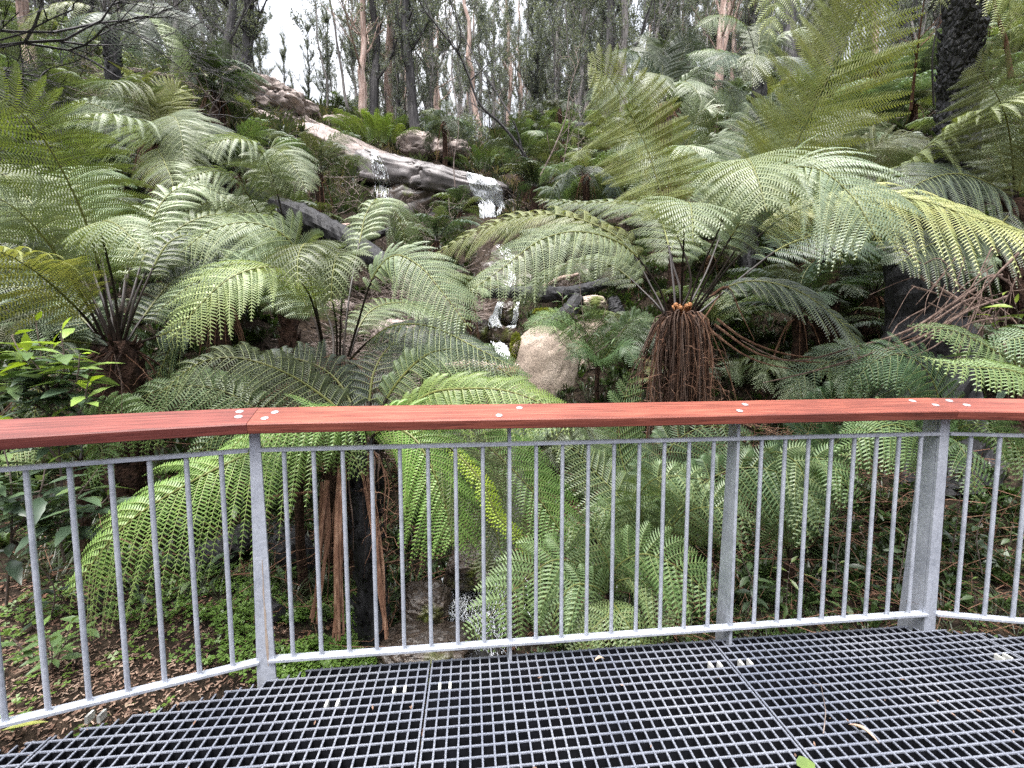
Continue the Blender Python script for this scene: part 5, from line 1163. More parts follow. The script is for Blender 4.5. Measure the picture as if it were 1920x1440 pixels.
# ================================================================= logs
def log(name, label, pts, rad, mat='char', subs=(), seed=0, sides=16, n=40, rough=.06):
    q, _ = catmull(pts, n); root = thing(name, label, 'log', tuple(q[0])); g = G()
    r = np.random.default_rng(seed); rr = np.interp(np.linspace(0, 1, n), np.linspace(0, 1, len(rad)), rad)*(1+.06*np.sin(np.linspace(0, 14, n)+seed))
    tube(g, q, rr, sides, 0, rough=rough); o = g.build('trunk', M[mat], root); o.location = -q[0]
    for p_, ra, m in subs:
        g = G(); s, _ = catmull(p_, 14); tube(g, s, np.interp(np.linspace(0, 1, 14), np.linspace(0, 1, len(ra)), ra), 9, 0, rough=.07)
        o = g.build('branch', M[m], root); o.location = -q[0]
    return root
log('fallen_log', 'long charred black log with a forked branch lying on the left slope', PP((430, 352, 8.2), (520, 384, 7.9), (600, 420, 7.5), (670, 458, 7.1), (735, 505, 6.8)), [.14, .18, .21, .19, .14],
    subs=[(PP((668, 462, 7.7), (695, 445, 7.6), (742, 428, 7.5)), [.08, .07, .05], 'char'), (PP((592, 418, 8.1), (625, 422, 8.0), (658, 420, 7.9)), [.035, .04, .03], 'bark_pink'), (PP((600, 465, 7.7), (640, 462, 7.5), (668, 478, 7.3)), [.01, .03, .015], 'bark_pink'), (PP((700, 460, 7.3), (722, 478, 7.2), (730, 486, 7.2)), [.015, .02, .01], 'bark_pink')], seed=1)
log('fallen_log', 'charred black log bridging the creek above the small cascade', PP((905, 552, 6.7), (960, 548, 6.6), (1020, 552, 6.5), (1080, 548, 6.6), (1140, 530, 6.8)), [.06, .10, .12, .10, .08], subs=[(PP((1085, 560, 6.4), (1060, 592, 6.2), (1020, 612, 6.1)), [.11, .13, .06], 'char'), (PP((1010, 545, 6.6), (1045, 525, 6.7), (1085, 515, 6.8)), [.03, .04, .025], 'bark_pink')], seed=2)
log('fallen_log', 'broken reddish log in front of the rounded boulder', PP((835, 686, 5.0), (880, 684, 4.95), (930, 688, 4.9), (972, 690, 4.85)), [.04, .06, .06, .05], 'bark_pink', subs=[(PP((880, 720, 4.6), (925, 695, 4.7), (960, 705, 4.7)), [.01, .015, .01], 'deadgrey'), (PP((930, 696, 4.8), (955, 698, 4.8), (974, 696, 4.8)), [.05, .06, .05], 'dead')], seed=3)
log('charred_stub', 'leaning charred black stub behind the large pale boulder', PP((1168, 640, 6.4), (1160, 600, 6.5), (1150, 560, 6.6)), [.14, .13, .09], seed=4)
log('fallen_log', 'big dark log end in the shade right of the rust streaked post', PP((552, 1056, 2.75), (530, 1020, 3.1), (490, 950, 3.8)), [.15, .155, .15], seed=5, n=14, rough=.02)
log('fallen_log', 'charred log lying in the clover left of the rust streaked post', PP((360, 1190, 2.2), (420, 1160, 2.25), (480, 1130, 2.3), (520, 1148, 2.2)), [.04, .06, .055, .04], seed=6)
log('fallen_log', 'dark rotten log half hidden behind the bright hanging frond', PP((330, 1060, 2.6), (400, 1040, 2.6), (470, 1000, 2.7)), [.07, .1, .09], seed=7)
log('fallen_log', 'black burnt log lying across the upper slope right of the thin leaning sapling', PP((1010, 246, 19), (1060, 240, 19), (1120, 240, 19)), [.16, .2, .2], seed=8)
log('fallen_log', 'grey fallen trunk on the slope among twigs at the left', PP((235, 125, 13), (290, 135, 12.6), (330, 142, 12.4)), [.05, .07, .05], 'deadgrey', seed=9)
for i, (pp, lab) in enumerate([(((612, 900, 2.2), (605, 1020, 2.15), (588, 1160, 2.1)), 'single pale dead stalk leaning left of the bundle behind the bars'),
                               (((690, 880, 2.3), (708, 1050, 2.2), (722, 1190, 2.12)), 'brown dead stalk hanging right of the bundle behind the bars'),
                               (((640, 880, 2.2), (636, 1000, 2.12), (630, 1190, 2.05)), 'thick bundle of reddish dead stalks hanging behind the bars'),
                               (((500, 932, 2.4), (545, 925, 2.35), (590, 918, 2.3)), 'short dead stalk lying level right of the rust streaked post')]):
    g = G()
    for k in range(6 if 'bundle' in lab else 2):
        q = PP(*pp)+rng.normal(0, .012 if 'bundle' in lab else .004, (3, 3)); q, _ = catmull(q, 14)
        tube(g, q, np.interp(np.linspace(0, 1, 14), [0, .4, 1], [.008, .011, .006]), 5, 0, flat=.5)
    o = g.build('dead_stalk', M['dead']); tag(o, lab, 'dead stalk')

# ================================================================= broadleaf plants
def leaf_blade(g, p, d, nrm, L, W, mat=0, serr=.0, n=7, curl=.25, fold=.25):
    """pointed leaf with a midrib fold, drooping tip"""
    d = norm(d); nrm = norm(nrm-d*np.dot(nrm, d)); s = np.cross(d, nrm)
    t = np.linspace(0, 1, n); w = np.interp(t, [0, .12, .4, .7, 1], [.04, .45, 1, .72, .02])*W/2
    w = w*(1+serr*np.where(np.arange(n) % 2, 1, -1))
    c = p+np.outer(t*L, d)-np.outer(curl*L*t*t, nrm)
    Lf = c+np.outer(w, s)+np.outer(w*fold, nrm); Rt = c-np.outer(w, s)+np.outer(w*fold, nrm)
    V = np.vstack([Lf, c, Rt]); a = np.arange(n-1)
    g.add(V, np.vstack([np.stack([a, a+1, n+a+1, n+a], 1), np.stack([n+a, n+a+1, 2*n+a+1, 2*n+a], 1)]), mat)
def broadleaf(name, label, cat, stems, leafL, n_per, cols, seed, ratio=.36, serr=.08, stem_r=.006, whorl=.0, down=.2, stemmat='deadgrey'):
    r = np.random.default_rng(seed); base = np.array(stems[0][0]); root = thing(name, label, cat, tuple(base))
    gs = G(); gl = [G() for _ in cols]
    for st_ in stems:
        q, L = catmull(st_, 20); tube(gs, q, np.linspace(stem_r, stem_r*.35, 20), 6, 0, cap=False)
        for k in range(n_per):
            t = 1-(k/n_per)**.8*.85; i = int(t*19); p_ = q[i]; an = k*2.399+r.uniform(-.4, .4)
            el = (.9 if t > .93 else .25)+r.normal(0, .25)-down*(1-t)
            d = np.array([math.cos(an)*math.cos(el), math.sin(an)*math.cos(el), math.sin(el)])
            ll = leafL*r.uniform(.6, 1.15)*(.55 if t > .95 else 1)
            ci = min(len(cols)-1, int((1-t)*len(cols)*1.6+r.uniform(0, .8)))
            pet = p_+d*ll*.15; tube(gs, [p_, pet], [.0022, .0016], 3, 0, cap=False)
            leaf_blade(gl[ci], pet, d, EZ+r.normal(0, .25, 3), ll, ll*ratio*r.uniform(.85, 1.15), serr=serr, n=9, curl=r.uniform(.05, .45))
    o = gs.build('stem', M[stemmat], root); o.location = -base
    for g, c in zip(gl, cols):
        if g.V: o = g.build('foliage', M['leaf'], root, smooth=True); o.location = -base; o.color = (*c, 1)
    return root
LG = [(.22, .32, .03), (.13, .20, .05), (.075, .12, .05), (.055, .085, .05)]
def st(*l): return PP(*l)
broadleaf('sapling', 'glossy sapling with lime green tips rising above the timber rail at the left', 'sapling',
          [st((118, 1010, 2.05), (112, 860, 2.02), (95, 760, 2.0), (80, 680, 2.0), (68, 600, 2.0)), st((92, 740, 2.0), (120, 690, 1.95), (115, 620, 1.92)), st((92, 740, 2.0), (60, 700, 1.95), (22, 625, 1.95)), st((96, 760, 2.0), (140, 720, 1.95), (150, 660, 1.95)),
           st((100, 780, 2.0), (50, 740, 1.95), (10, 690, 1.92)), st((108, 820, 2.0), (150, 770, 1.93), (165, 715, 1.9)), st((110, 860, 2.0), (60, 800, 1.95), (20, 770, 1.95)), st((96, 760, 2.0), (80, 700, 1.92), (50, 660, 1.9)), st((92, 740, 2.0), (88, 690, 2.05), (100, 640, 2.05))], .15, 22, [(.30, .42, .04), (.19, .28, .07), (.11, .17, .07), (.075, .115, .07)], 1, ratio=.38, down=.1)
broadleaf('shrub', 'dark broad leaved shrub crowding the far left railing bars', 'shrub',
          [st((10, 1130, 1.9), (20, 1000, 1.85), (20, 900, 1.8), (5, 830, 1.8)), st((20, 1000, 1.85), (70, 930, 1.8), (85, 870, 1.8)), st((20, 960, 1.85), (-30, 900, 1.8), (-60, 850, 1.8)), st((120, 1050, 1.95), (110, 980, 1.9), (150, 920, 1.88), (180, 880, 1.88)), st((110, 980, 1.95), (70, 950, 1.9), (40, 960, 1.88)), st((120, 1000, 1.95), (170, 960, 1.9), (200, 930, 1.9))], .17, 18, [(.13, .19, .08), (.08, .125, .07), (.06, .095, .06)], 2, ratio=.33)
broadleaf('shrub', 'low dark leafy shrub behind the bright hanging frond at the lower left', 'shrub', [st((260, 1200, 2.1), (250, 1120, 2.1), (230, 1060, 2.1)), st((330, 1180, 2.2), (340, 1120, 2.2), (370, 1060, 2.2)), st((90, 1170, 1.9), (100, 1100, 1.9), (60, 1040, 1.9)), st((180, 1180, 2.0), (170, 1110, 2.0), (190, 1040, 2.0)), st((300, 1100, 2.4), (330, 1000, 2.4), (380, 930, 2.4)), st((400, 1100, 2.4), (430, 1030, 2.4), (440, 960, 2.4))], .10, 16, [(.09, .14, .05), (.06, .095, .04), (.04, .065, .035)], 12, ratio=.4, stem_r=.004)
broadleaf('shrub', 'low dark leafy shrub on the shaded bank behind the right bars', 'shrub', [st((1620, 1120, 2.4), (1630, 1050, 2.4), (1610, 990, 2.4)), st((1680, 1120, 2.4), (1690, 1060, 2.4), (1700, 1000, 2.4)), st((1560, 1120, 2.6), (1570, 1040, 2.6), (1590, 960, 2.6)), st((1840, 1080, 2.5), (1830, 1010, 2.5), (1850, 950, 2.5)), st((1780, 1060, 2.6), (1790, 1000, 2.6), (1800, 930, 2.6)), st((1400, 1150, 2.3), (1410, 1100, 2.3), (1390, 1050, 2.3))], .09, 14, [(.08, .12, .045), (.05, .08, .035), (.035, .055, .03)], 13, ratio=.38, stem_r=.004)
broadleaf('shrub', 'narrow leaved willowy sapling in front of the large pale boulder', 'sapling',
          [st((1106, 700, 4.9), (1100, 640, 4.85), (1090, 560, 4.85), (1085, 470, 4.9)), st((1100, 650, 4.85), (1080, 610, 4.8), (1075, 570, 4.8)), st((1100, 640, 4.85), (1130, 600, 4.8), (1140, 560, 4.8)), st((1098, 610, 4.85), (1060, 580, 4.8), (1055, 550, 4.8)), st((1104, 680, 4.85), (1060, 650, 4.7), (1040, 620, 4.7)), st((1104, 670, 4.85), (1150, 640, 4.7), (1175, 610, 4.7))], .13, 26, [(.14, .2, .06), (.10, .15, .06), (.07, .11, .05)], 3, ratio=.14, serr=0)
broadleaf('shrub', 'leafy sprig beside the white and black trunk at the right edge', 'shrub', [st((1905, 720, 2.9), (1890, 650, 2.8), (1885, 590, 2.8), (1880, 560, 2.8)), st((1890, 660, 2.8), (1910, 610, 2.75), (1905, 575, 2.7)), st((1895, 640, 2.8), (1870, 620, 2.75), (1862, 590, 2.7))], .10, 14, [(.16, .22, .03), (.08, .12, .03), (.05, .08, .04)], 4)
broadleaf('shrub', 'two dark oval leaves on a low shrub right of the collapsed stalks', 'shrub', [st((1890, 760, 2.7), (1885, 700, 2.6), (1865, 650, 2.6)), st((1890, 720, 2.6), (1860, 670, 2.5), (1840, 640, 2.5))], .2, 5, [(.06, .09, .055), (.045, .07, .05)], 5)
broadleaf('seedling', 'low bright seedlings growing from the bark mulch at the bottom left', 'seedling', [st((95, 1250, 1.62), (80, 1190, 1.6), (60, 1170, 1.6)), st((95, 1250, 1.62), (120, 1200, 1.6), (130, 1165, 1.6)), st((60, 1240, 1.6), (30, 1200, 1.58), (10, 1190, 1.58)), st((150, 1215, 1.7), (160, 1160, 1.7), (175, 1130, 1.7)), st((95, 1250, 1.62), (95, 1215, 1.5), (90, 1200, 1.5))], .075, 10, [(.13, .21, .06), (.10, .16, .06)], 6, ratio=.42, stem_r=.003)
broadleaf('seedling', 'pale drooping leaves of a seedling behind the bars right of the slanting flat post', 'seedling', [st((1470, 1160, 2.4), (1475, 1100, 2.35), (1480, 1060, 2.3)), st((1540, 1170, 2.4), (1545, 1110, 2.35), (1530, 1080, 2.3)), st((1590, 1160, 2.5), (1580, 1100, 2.45), (1570, 1060, 2.4))], .10, 9, [(.11, .15, .05), (.07, .11, .04)], 7, ratio=.3, stem_r=.003, down=1.0)
broadleaf('seedling', 'small leafy seedlings on the dark bank beyond the right corner post', 'seedling', [st((1830, 1150, 2.4), (1825, 1110, 2.4), (1820, 1090, 2.4)), st((1890, 1040, 2.6), (1895, 1000, 2.6), (1900, 985, 2.6)), st((1640, 980, 3.0), (1650, 930, 3.0), (1640, 900, 3.0)), st((1700, 1080, 2.7), (1700, 1040, 2.7), (1690, 1020, 2.7))], .08, 8, [(.12, .18, .04), (.07, .11, .04)], 8, stem_r=.003)

# ================================================================= undergrowth, twigs, litter (uncountable)
def masks(x, y):
    cx = np.interp(y, [2, 6, 9, 14, 17, 19], [-.28, .0, -.4, -1.0, -1.5, -3]); w = np.interp(y, [1.8, 2.6, 6, 9, 12, 14, 17, 19], [.30, .36, .30, .35, .4, .6, .6, .3])
    return np.abs(x-cx) > w
def scatter(n, y0, y1, seed, fan=1.35, pw=1.0, x0=None, x1=None, thin=.75):
    r = np.random.default_rng(seed); y = y0+(y1-y0)*r.random(n)**pw
    x = r.uniform(-fan, fan, n)*y if x0 is None else r.uniform(x0, x1, n)
    k = masks(x, y)&~((x > -3.2) & (x < -.35) & (y > 4.7) & (y < 8.2) & (r.random(n) < thin)); x, y = x[k], y[k]; return np.stack([x, y, Hh(x, y)], 1), r
def tufts(name, label, cat, base, r, m, h, w, mat, color, lean=.6, curl=.4, frond_like=False):
    """m blades from every base point"""
    n = len(base); B = np.repeat(base, m, 0); N_ = n*m
    sc = np.repeat(r.uniform(.5, 1.2, n)*(.7+.085*base[:, 1]), m)
    an = r.uniform(0, 6.283, N_); ln = np.abs(r.normal(lean, .35, N_))
    o = np.stack([np.cos(an), np.sin(an), 0*an], 1)
    hh = (h*sc*r.uniform(.5, 1.1, N_))[:, None]
    B = B+o*r.uniform(0, .05, (N_, 1))*sc[:, None]
    d = norm(o*ln[:, None]+EZ); mid = B+d*hh*.55; tip = B+d*hh+o*hh*curl*.5-EZ*hh*curl*.5
    s = np.stack([-np.sin(an), np.cos(an), 0*an], 1)*(w*sc*r.uniform(.6, 1.2, N_))[:, None]
    V = np.stack([B-s*.35, B+s*.35, mid+s, mid-s, tip], 1).reshape(-1, 3); a = np.arange(N_)*5
    g = G(); g.add(V, np.stack([a, a+1, a+2, a+3], 1)); g.F.append((np.stack([a+3, a+2, a+4], 1), 0))
    ob = g.build(name, M[mat]); ob.color = (*color, 1); tag(ob, label, cat, None, 'stuff'); return ob
b_, r_ = scatter(5200, 2.6, 13, 1, pw=1.1); tufts('undergrowth', 'dark green low undergrowth on both creek banks', 'undergrowth', b_, r_, 14, .20, .012, 'leaf', (.032, .05, .02))
b_, r_ = scatter(2600, 2.4, 9, 2, pw=1.1); tufts('undergrowth', 'brighter green leafy undergrowth tufts among the ferns', 'undergrowth', b_, r_, 12, .14, .016, 'leaf', (.055, .095, .028))
b_, r_ = scatter(6500, 11, 30, 3, pw=.9); tufts('undergrowth', 'grey green scrub on the upper slopes under the gum trees', 'undergrowth', b_, r_, 14, .30, .016, 'leaf', (.05, .066, .04))
b_, r_ = scatter(3000, 12, 30, 33, pw=.9); tufts('dry_grass', 'straw coloured dry grass and fern litter on the upper slopes', 'dry grass', b_, r_, 12, .22, .008, 'leaf', (.19, .16, .10))
b_, r_ = scatter(2600, 2.2, 8, 4); tufts('dry_grass', 'thin dark grass blades on the shaded creek banks', 'grass', b_, r_, 16, .24, .003, 'leaf', (.04, .055, .025), lean=.9)
# mossy grassy bank left of the cascade
xb = np.random.default_rng(8); bb = np.array([P(xb.uniform(800, 925), 600, 6.3)[0] for _ in range(330)]); yb = xb.uniform(5.6, 7.4, 330)
tufts('grass', 'lush bright grass on the bank immediately left of the small cascade', 'grass', np.stack([bb, yb, Hh(bb, yb)+.1], 1), xb, 22, .16, .006, 'leaf', (.13, .19, .035), lean=.8, curl=.9)
def clover(name, label, boxes, n, size, color, seed):
    r = np.random.default_rng(seed); g = G(); V = []; 
    for (x0, x1, y0, y1) in boxes:
        k = n//len(boxes); x = r.uniform(x0, x1, k); y = r.uniform(y0, y1, k)
        keep = np.array([noise.noise(Vector((a*4, b*4, seed))) > -.12 for a, b in zip(x, y)]); x, y = x[keep], y[keep]
        z = Hh(x, y)+r.uniform(.01, .06, len(x)); 
        for a, b, c in zip(x, y, z):
            rot = r.uniform(0, 6.28); s = size*r.uniform(.5, 1.2); tl = r.normal(0, .3, 2)
            for q in range(3):
                an = rot+q*2.09; d = np.array([math.cos(an), math.sin(an), 0]); p_ = np.array([-d[1], d[0], 0])
                pts = np.array([[0, 0, 0], d*.45+p_*.32, d*.85+p_*.35, d*.8, d*.85-p_*.35, d*.45-p_*.32])*s
                pts[:, 2] += pts[:, 0]*tl[0]+pts[:, 1]*tl[1]; V.append(pts+[a, b, c])
    V = np.vstack(V); g.add(V, np.arange(len(V)).reshape(-1, 6)); o = g.build(name, M['leaf']); o.color = (*color, 1); tag(o, label, 'ground cover', None, 'stuff')
clover('clover', 'bright green clover on the ground behind the left part of the railing', [(-1.75, -.75, 1.75, 2.5), (-1.15, -.65, 1.75, 2.3), (-1.5, -.9, 2.2, 3.0), (-2.6, -1.2, 1.9, 2.6)], 7500, .019, (.11, .19, .04), 1)
clover('clover', 'small green leaves on the dark bank behind the right part of the railing', [(.7, 3.2, 1.95, 3.4)], 2600, .02, (.07, .12, .035), 2)
clover('clover', 'sparse clover sprigs in the bark mulch below the left bottom bar', [(-2.6, -1.2, 1.35, 1.95)], 500, .019, (.12, .2, .04), 3)
# bark mulch chips near the deck on the left
def chips(name, label, n, x0, x1, y0, y1, size, mat, seed, h=0.01):
    r = np.random.default_rng(seed); x = r.uniform(x0, x1, n); y = r.uniform(y0, y1, n); z = Hh(x, y)+h*r.random(n); c = np.stack([x, y, z], 1)
    a = norm(np.stack([r.normal(0, 1, n), r.normal(0, 1, n), r.normal(0, .25, n)], 1)); b = norm(np.cross(a, EZ+r.normal(0, .3, (n, 3)))); 
    l = (size*r.uniform(.3, 1.3, n))[:, None]; w = l*r.uniform(.15, .5, (n, 1)); u = np.cross(a, b)*.0015
    V = np.stack([c-a*l-b*w*.4, c-a*l*.6+b*w, c+a*l+b*w*.5+u, c+a*l*.8-b*w, ], 1).reshape(-1, 3); g = G(); g.add(V, np.arange(4*n).reshape(-1, 4))
    tag(g.build(name, M[mat]), label, 'litter', None, 'stuff')
chips('bark_mulch', 'brown bark chips on the soil at the bottom left', 9000, -3.2, -.7, 1.0, 2.2, .011, 'chip', 1)
chips('bark_mulch', 'paler tan bark chips in the mulch near the lower left bar', 5000, -3.0, -1.3, 1.0, 1.75, .010, 'chip2', 11, .02)
chips('leaf_litter', 'brown dead leaves on the dark banks', 9000, -3.5, 3.5, 2.0, 4.6, .022, 'dead', 2, .03)
chips('leaf_litter', 'pale litter flecks further up the slopes', 9000, -9, 9, 4.5, 14, .05, 'deadgrey', 3, .06)
def twigs(name, label, n, seed, y0, y1, L=(.15, .6), rad=.003, mat='deadgrey', x0=None, x1=None, up=.25, h=.0):
    b, r = scatter(n, y0, y1, seed, x0=x0, x1=x1, thin=0); g = G()
    for p_ in b:
        l = r.uniform(*L); d = norm(np.array([r.normal(), r.normal(), r.normal(up, .3)])); a = p_+EZ*(r.uniform(0, h)+.01)
        q = np.array([a, a+d*l*.4+r.normal(0, .03, 3), a+d*l*.75+r.normal(0, .04, 3), a+d*l+r.normal(0, .05, 3)])
        s = rad*r.uniform(.5, 1.6)*(1 if p_[1] < 5 else p_[1]/5)
        tube(g, q, [s, s*.85, s*.6, s*.3], 3, 0, cap=False)
    tag(g.build(name, M[mat]), label, 'twigs', None, 'stuff')
twigs('fallen_twigs', 'tangle of thin brown twigs and dead fern stalks on the slope left of the creek', 2600, 1, 4.2, 8.5, x0=-2.6, x1=-.3, L=(.2, .8), rad=.004, up=.15, h=.2)
twigs('fallen_twigs', 'scattered grey twigs on the upper slopes', 1600, 2, 8, 24, L=(.4, 1.4), rad=.003, up=.5, h=.2)
twigs('fallen_twigs', 'thin dark twigs on the shaded right bank', 700, 3, 2.0, 4.5, x0=.5, x1=3.8, L=(.2, .7), rad=.0025, mat='dead', up=.3, h=.15)
twigs('fallen_twigs', 'dead brown stalks littering the left bank behind the bars', 350, 4, 2.2, 4.5, x0=-2.6, x1=-.6, L=(.2, .6), rad=.003, mat='dead', up=.2, h=.15)

# ================================================================= dead shrubs, thin saplings
def twiggy(root_pts, depth, r, L, rad, g, spread=.6, nseg=5, up=.15, kids=(2, 4)):
    def rec(p, d, l, ra, dep):
        q = [p]; dd = d.copy()
        for k in range(nseg):
            dd = norm(dd+r.normal(0, .16, 3)+EZ*up*.2); q.append(q[-1]+dd*l/nseg)
        tube(g, q, np.linspace(ra, ra*.55, nseg+1), 4 if ra > .008 else 3, 0, cap=False)
        if dep > 0:
            for k in range(r.integers(*kids)):
                i = r.integers(1, nseg+1); nd = norm(dd+r.normal(0, spread, 3)+EZ*up); rec(q[i], nd, l*r.uniform(.5, .8), ra*.55, dep-1)
    for p, d in root_pts: rec(np.array(p, float), norm(np.array(d, float)), L, rad, depth)
def dead_shrub(label, px, py, Y, dirs, L, rad, seed, depth=4, mat='deadgrey', name='dead_shrub', **kw):
    c = P(px, py, Y); r = np.random.default_rng(seed); g = G(); c[2] = min(c[2], ground(c[0], c[1]))
    twiggy([(c, d) for d in dirs], depth, r, L, rad, g, **kw); o = g.build(name, M[mat]); tag(o, label, 'dead shrub'); return o
def path_twig(label, pts, rad, seed, mat='deadgrey', kids=7, kl=.8, cat='sapling', name='bare_sapling', depth=1):
    q, L = catmull(PP(*pts), 26); r = np.random.default_rng(seed); g = G(); tube(g, q, np.linspace(rad, rad*.3, 26), 6, 0, cap=False, rough=.04)
    T = norm(np.gradient(q, axis=0))
    for k in range(kids):
        i = r.integers(5, 25); twiggy([(q[i], norm(T[i]+r.normal(0, .6, 3)))], depth, r, kl*r.uniform(.4, 1.2), rad*.4, g)
    o = g.build(name, M[mat]); tag(o, label, cat); return o
path_twig('long thin bare sapling leaning left across the gum trees above the waterfall', [(1022, 358, 14), (985, 290, 13.6), (945, 236, 13.4), (900, 192, 13.2), (868, 110, 13), (800, 18, 12.8), (770, -40, 12.6)], .055, 1, mat='bark_dark', kids=9, kl=1.4)
path_twig('second bare sapling forking beside the long leaning one', [(985, 300, 13.6), (967, 232, 13.8), (933, 173, 14), (893, 108, 14.2), (860, 40, 14.4)], .04, 2, mat='bark_dark', kids=8, kl=1.2)
path_twig('pale thin bare sapling leaning right toward the upright fronds', [(1015, 330, 10), (1040, 280, 10), (1062, 225, 10), (1072, 165, 10), (1090, 110, 10)], .022, 3, kids=7, kl=.7)
path_twig('thin upright bare sapling right of the waterfall', [(1052, 380, 10.5), (1058, 310, 10.5), (1068, 250, 10.5), (1070, 180, 10.5)], .02, 4, kids=6, kl=.6)
path_twig('pair of thin bare stems standing before the waterfall ledge', [(855, 350, 14.5), (853, 300, 14.5), (862, 240, 14.5), (850, 190, 14.5)], .022, 5, kids=6, kl=.8)
path_twig('thin crooked stem hanging among dry strips left of the charred black trunk', [(1710, 210, 4.8), (1718, 140, 4.7), (1725, 80, 4.6), (1740, -20, 4.5)], .016, 6, mat='dead', kids=3, kl=.3)
path_twig('curved dark stalk hanging right of the charred black trunk', [(1898, 150, 3.8), (1888, 80, 3.8), (1872, 30, 3.8), (1860, -40, 3.8)], .02, 7, mat='dead', kids=0)
path_twig('thin dead vertical stalk left of the charred black trunk', [(1753, 200, 4.4), (1752, 100, 4.4), (1775, -10, 4.4), (1790, -60, 4.4)], .010, 8, mat='stipe', kids=0)
path_twig('dark leaning bare stem behind the dead stalks at right', [(1508, 575, 4.8), (1520, 540, 4.8), (1545, 505, 4.8)], .03, 9, mat='char', kids=2, kl=.3)
path_twig('tall pale yellow dead stalk rising among the stalks of the left ferns', [(652, 700, 2.8), (646, 640, 2.8), (640, 590, 2.8)], .008, 10, kids=0)
for i, (a, lab) in enumerate([((-60, 150, 8.5, [(1, -.1, .1), (1, 0, .5), (.8, .1, .9)]), 'dense tangle of dark dead twigs at the top left corner'),
                              ((60, 160, 9.5, [(.3, 0, 1), (1, 0, .6), (-.5, 0, 1)]), 'dead twiggy shrub beside the whitish trunk at the top left'),
                              ((180, 190, 9, [(.6, -.1, .7), (.1, 0, 1), (1, 0, .3)]), 'grey dead shrub under the tall black trunked fern'),
                              ((330, 170, 11, [(.3, 0, 1), (-.3, 0, 1), (.8, 0, .5)]), 'bare dark shrub left of the dark bushy fern'),
                              ((620, 330, 10.5, [(.5, 0, 1), (-.4, 0, 1), (1, 0, .3), (-.9, 0, .4)]), 'grey leafless shrub below the bare granite slab'),
                              ((560, 370, 9, [(.8, 0, 1), (.3, 0, 1)]), 'leafless twigs rising right of the slender fern'),
                              ((740, 420, 12, [(.5, 0, 1), (-.4, 0, 1), (.9, 0, .3), (-.9, 0, .3)]), 'brown tangled dead shrub beneath the rock overhang'),
                              ((830, 450, 11.5, [(.5, 0, 1), (-.4, 0, 1), (.9, 0, .4), (-.9, 0, .3)]), 'brown dead shrub left of the main waterfall'),
                              ((720, 470, 8.5, [(.5, 0, .8), (-.4, 0, 1), (.9, 0, .3)]), 'grey dead shrub right of the forked black log'),
                              ((1480, 190, 9.5, [(.2, 0, 1), (-.4, 0, 1), (.6, 0, .8)]), 'pale leafless shrub right of the reddish black fern trunk'),
                              ((1100, 300, 12, [(.2, 0, 1), (-.4, 0, 1)]), 'fine bare shrub behind the tall upright frond')]):
    dead_shrub(lab, a[0], a[1], a[2], a[3], 1.5 if i < 4 else 1.0, .028 if i < 4 else .018, 20+i, depth=5 if i < 4 else 4, mat=['bark_dark', 'bark_dark', 'deadgrey'][min(i, 2)], spread=.7)

c = P(-260, 120, 5.6); gz = ground(c[0], c[1]); g = G(); r = np.random.default_rng(77); q, _ = catmull([(c[0]-.3, c[1], gz-.2), (c[0]-.1, c[1], (gz+c[2])/2), c], 10)
tube(g, q, np.linspace(.09, .05, 10), 7, 0, rough=.05)
twiggy([(c, (1, .1, -.1)), (c-EZ*.3, (1, 0, -.25)), (c+EZ*.2, (1, .1, .15)), (c, (.8, -.2, .35)), (c-EZ*.1, (1, .3, .0))], 5, r, 2.3, .03, g, spread=.55, kids=(3, 5), up=.05)
tag(g.build('dead_shrub', M['bark_dark']), 'leafless dark branches reaching in from beyond the top left edge', 'dead shrub')
# bright bushy fern clump above the falls
def clump(px, py, Y, sc, nf, cols, label, seed):
    c = P(px, py, Y); z = ground(c[0], Y); rs2 = np.random.default_rng(seed); root = thing('fern_clump', label, 'fern', (c[0], Y, min(z, c[2])))
    for i in range(nf):
        o = bpy.data.objects.new('frond', MID[rs2.integers(0, len(MID))]); COL.objects.link(o); o.parent = root
        an = i*2.399; t = math.sqrt((i+.5)/nf); o.location = (math.cos(an)*t*.9*sc, math.sin(an)*t*.5*sc, 0)
        o.rotation_euler = (0, -R(62)*(1-t)+rs2.normal(0, .12)-.2, an+rs2.normal(0, .3)); s = sc*rs2.uniform(.6, .9); o.scale = (s, s*.7, s); o.color = jcol(cols[i % len(cols)], .1)
clump(705, 275, 18.8, 1.35, 46, [(.11, .17, .03), (.09, .14, .03), (.13, .2, .04)], 'bright green bushy fern clump on the rock above the small fall', 1)
clump(905, 320, 17.8, .9, 26, [(.08, .12, .035), (.06, .1, .03)], 'dark green fern clump on the bank above the waterfall lip', 2)
clump(850, 372, 14.3, .55, 18, [(.05, .08, .03), (.06, .1, .03)], 'dark fern clump hanging beside the waterfall drop', 3)

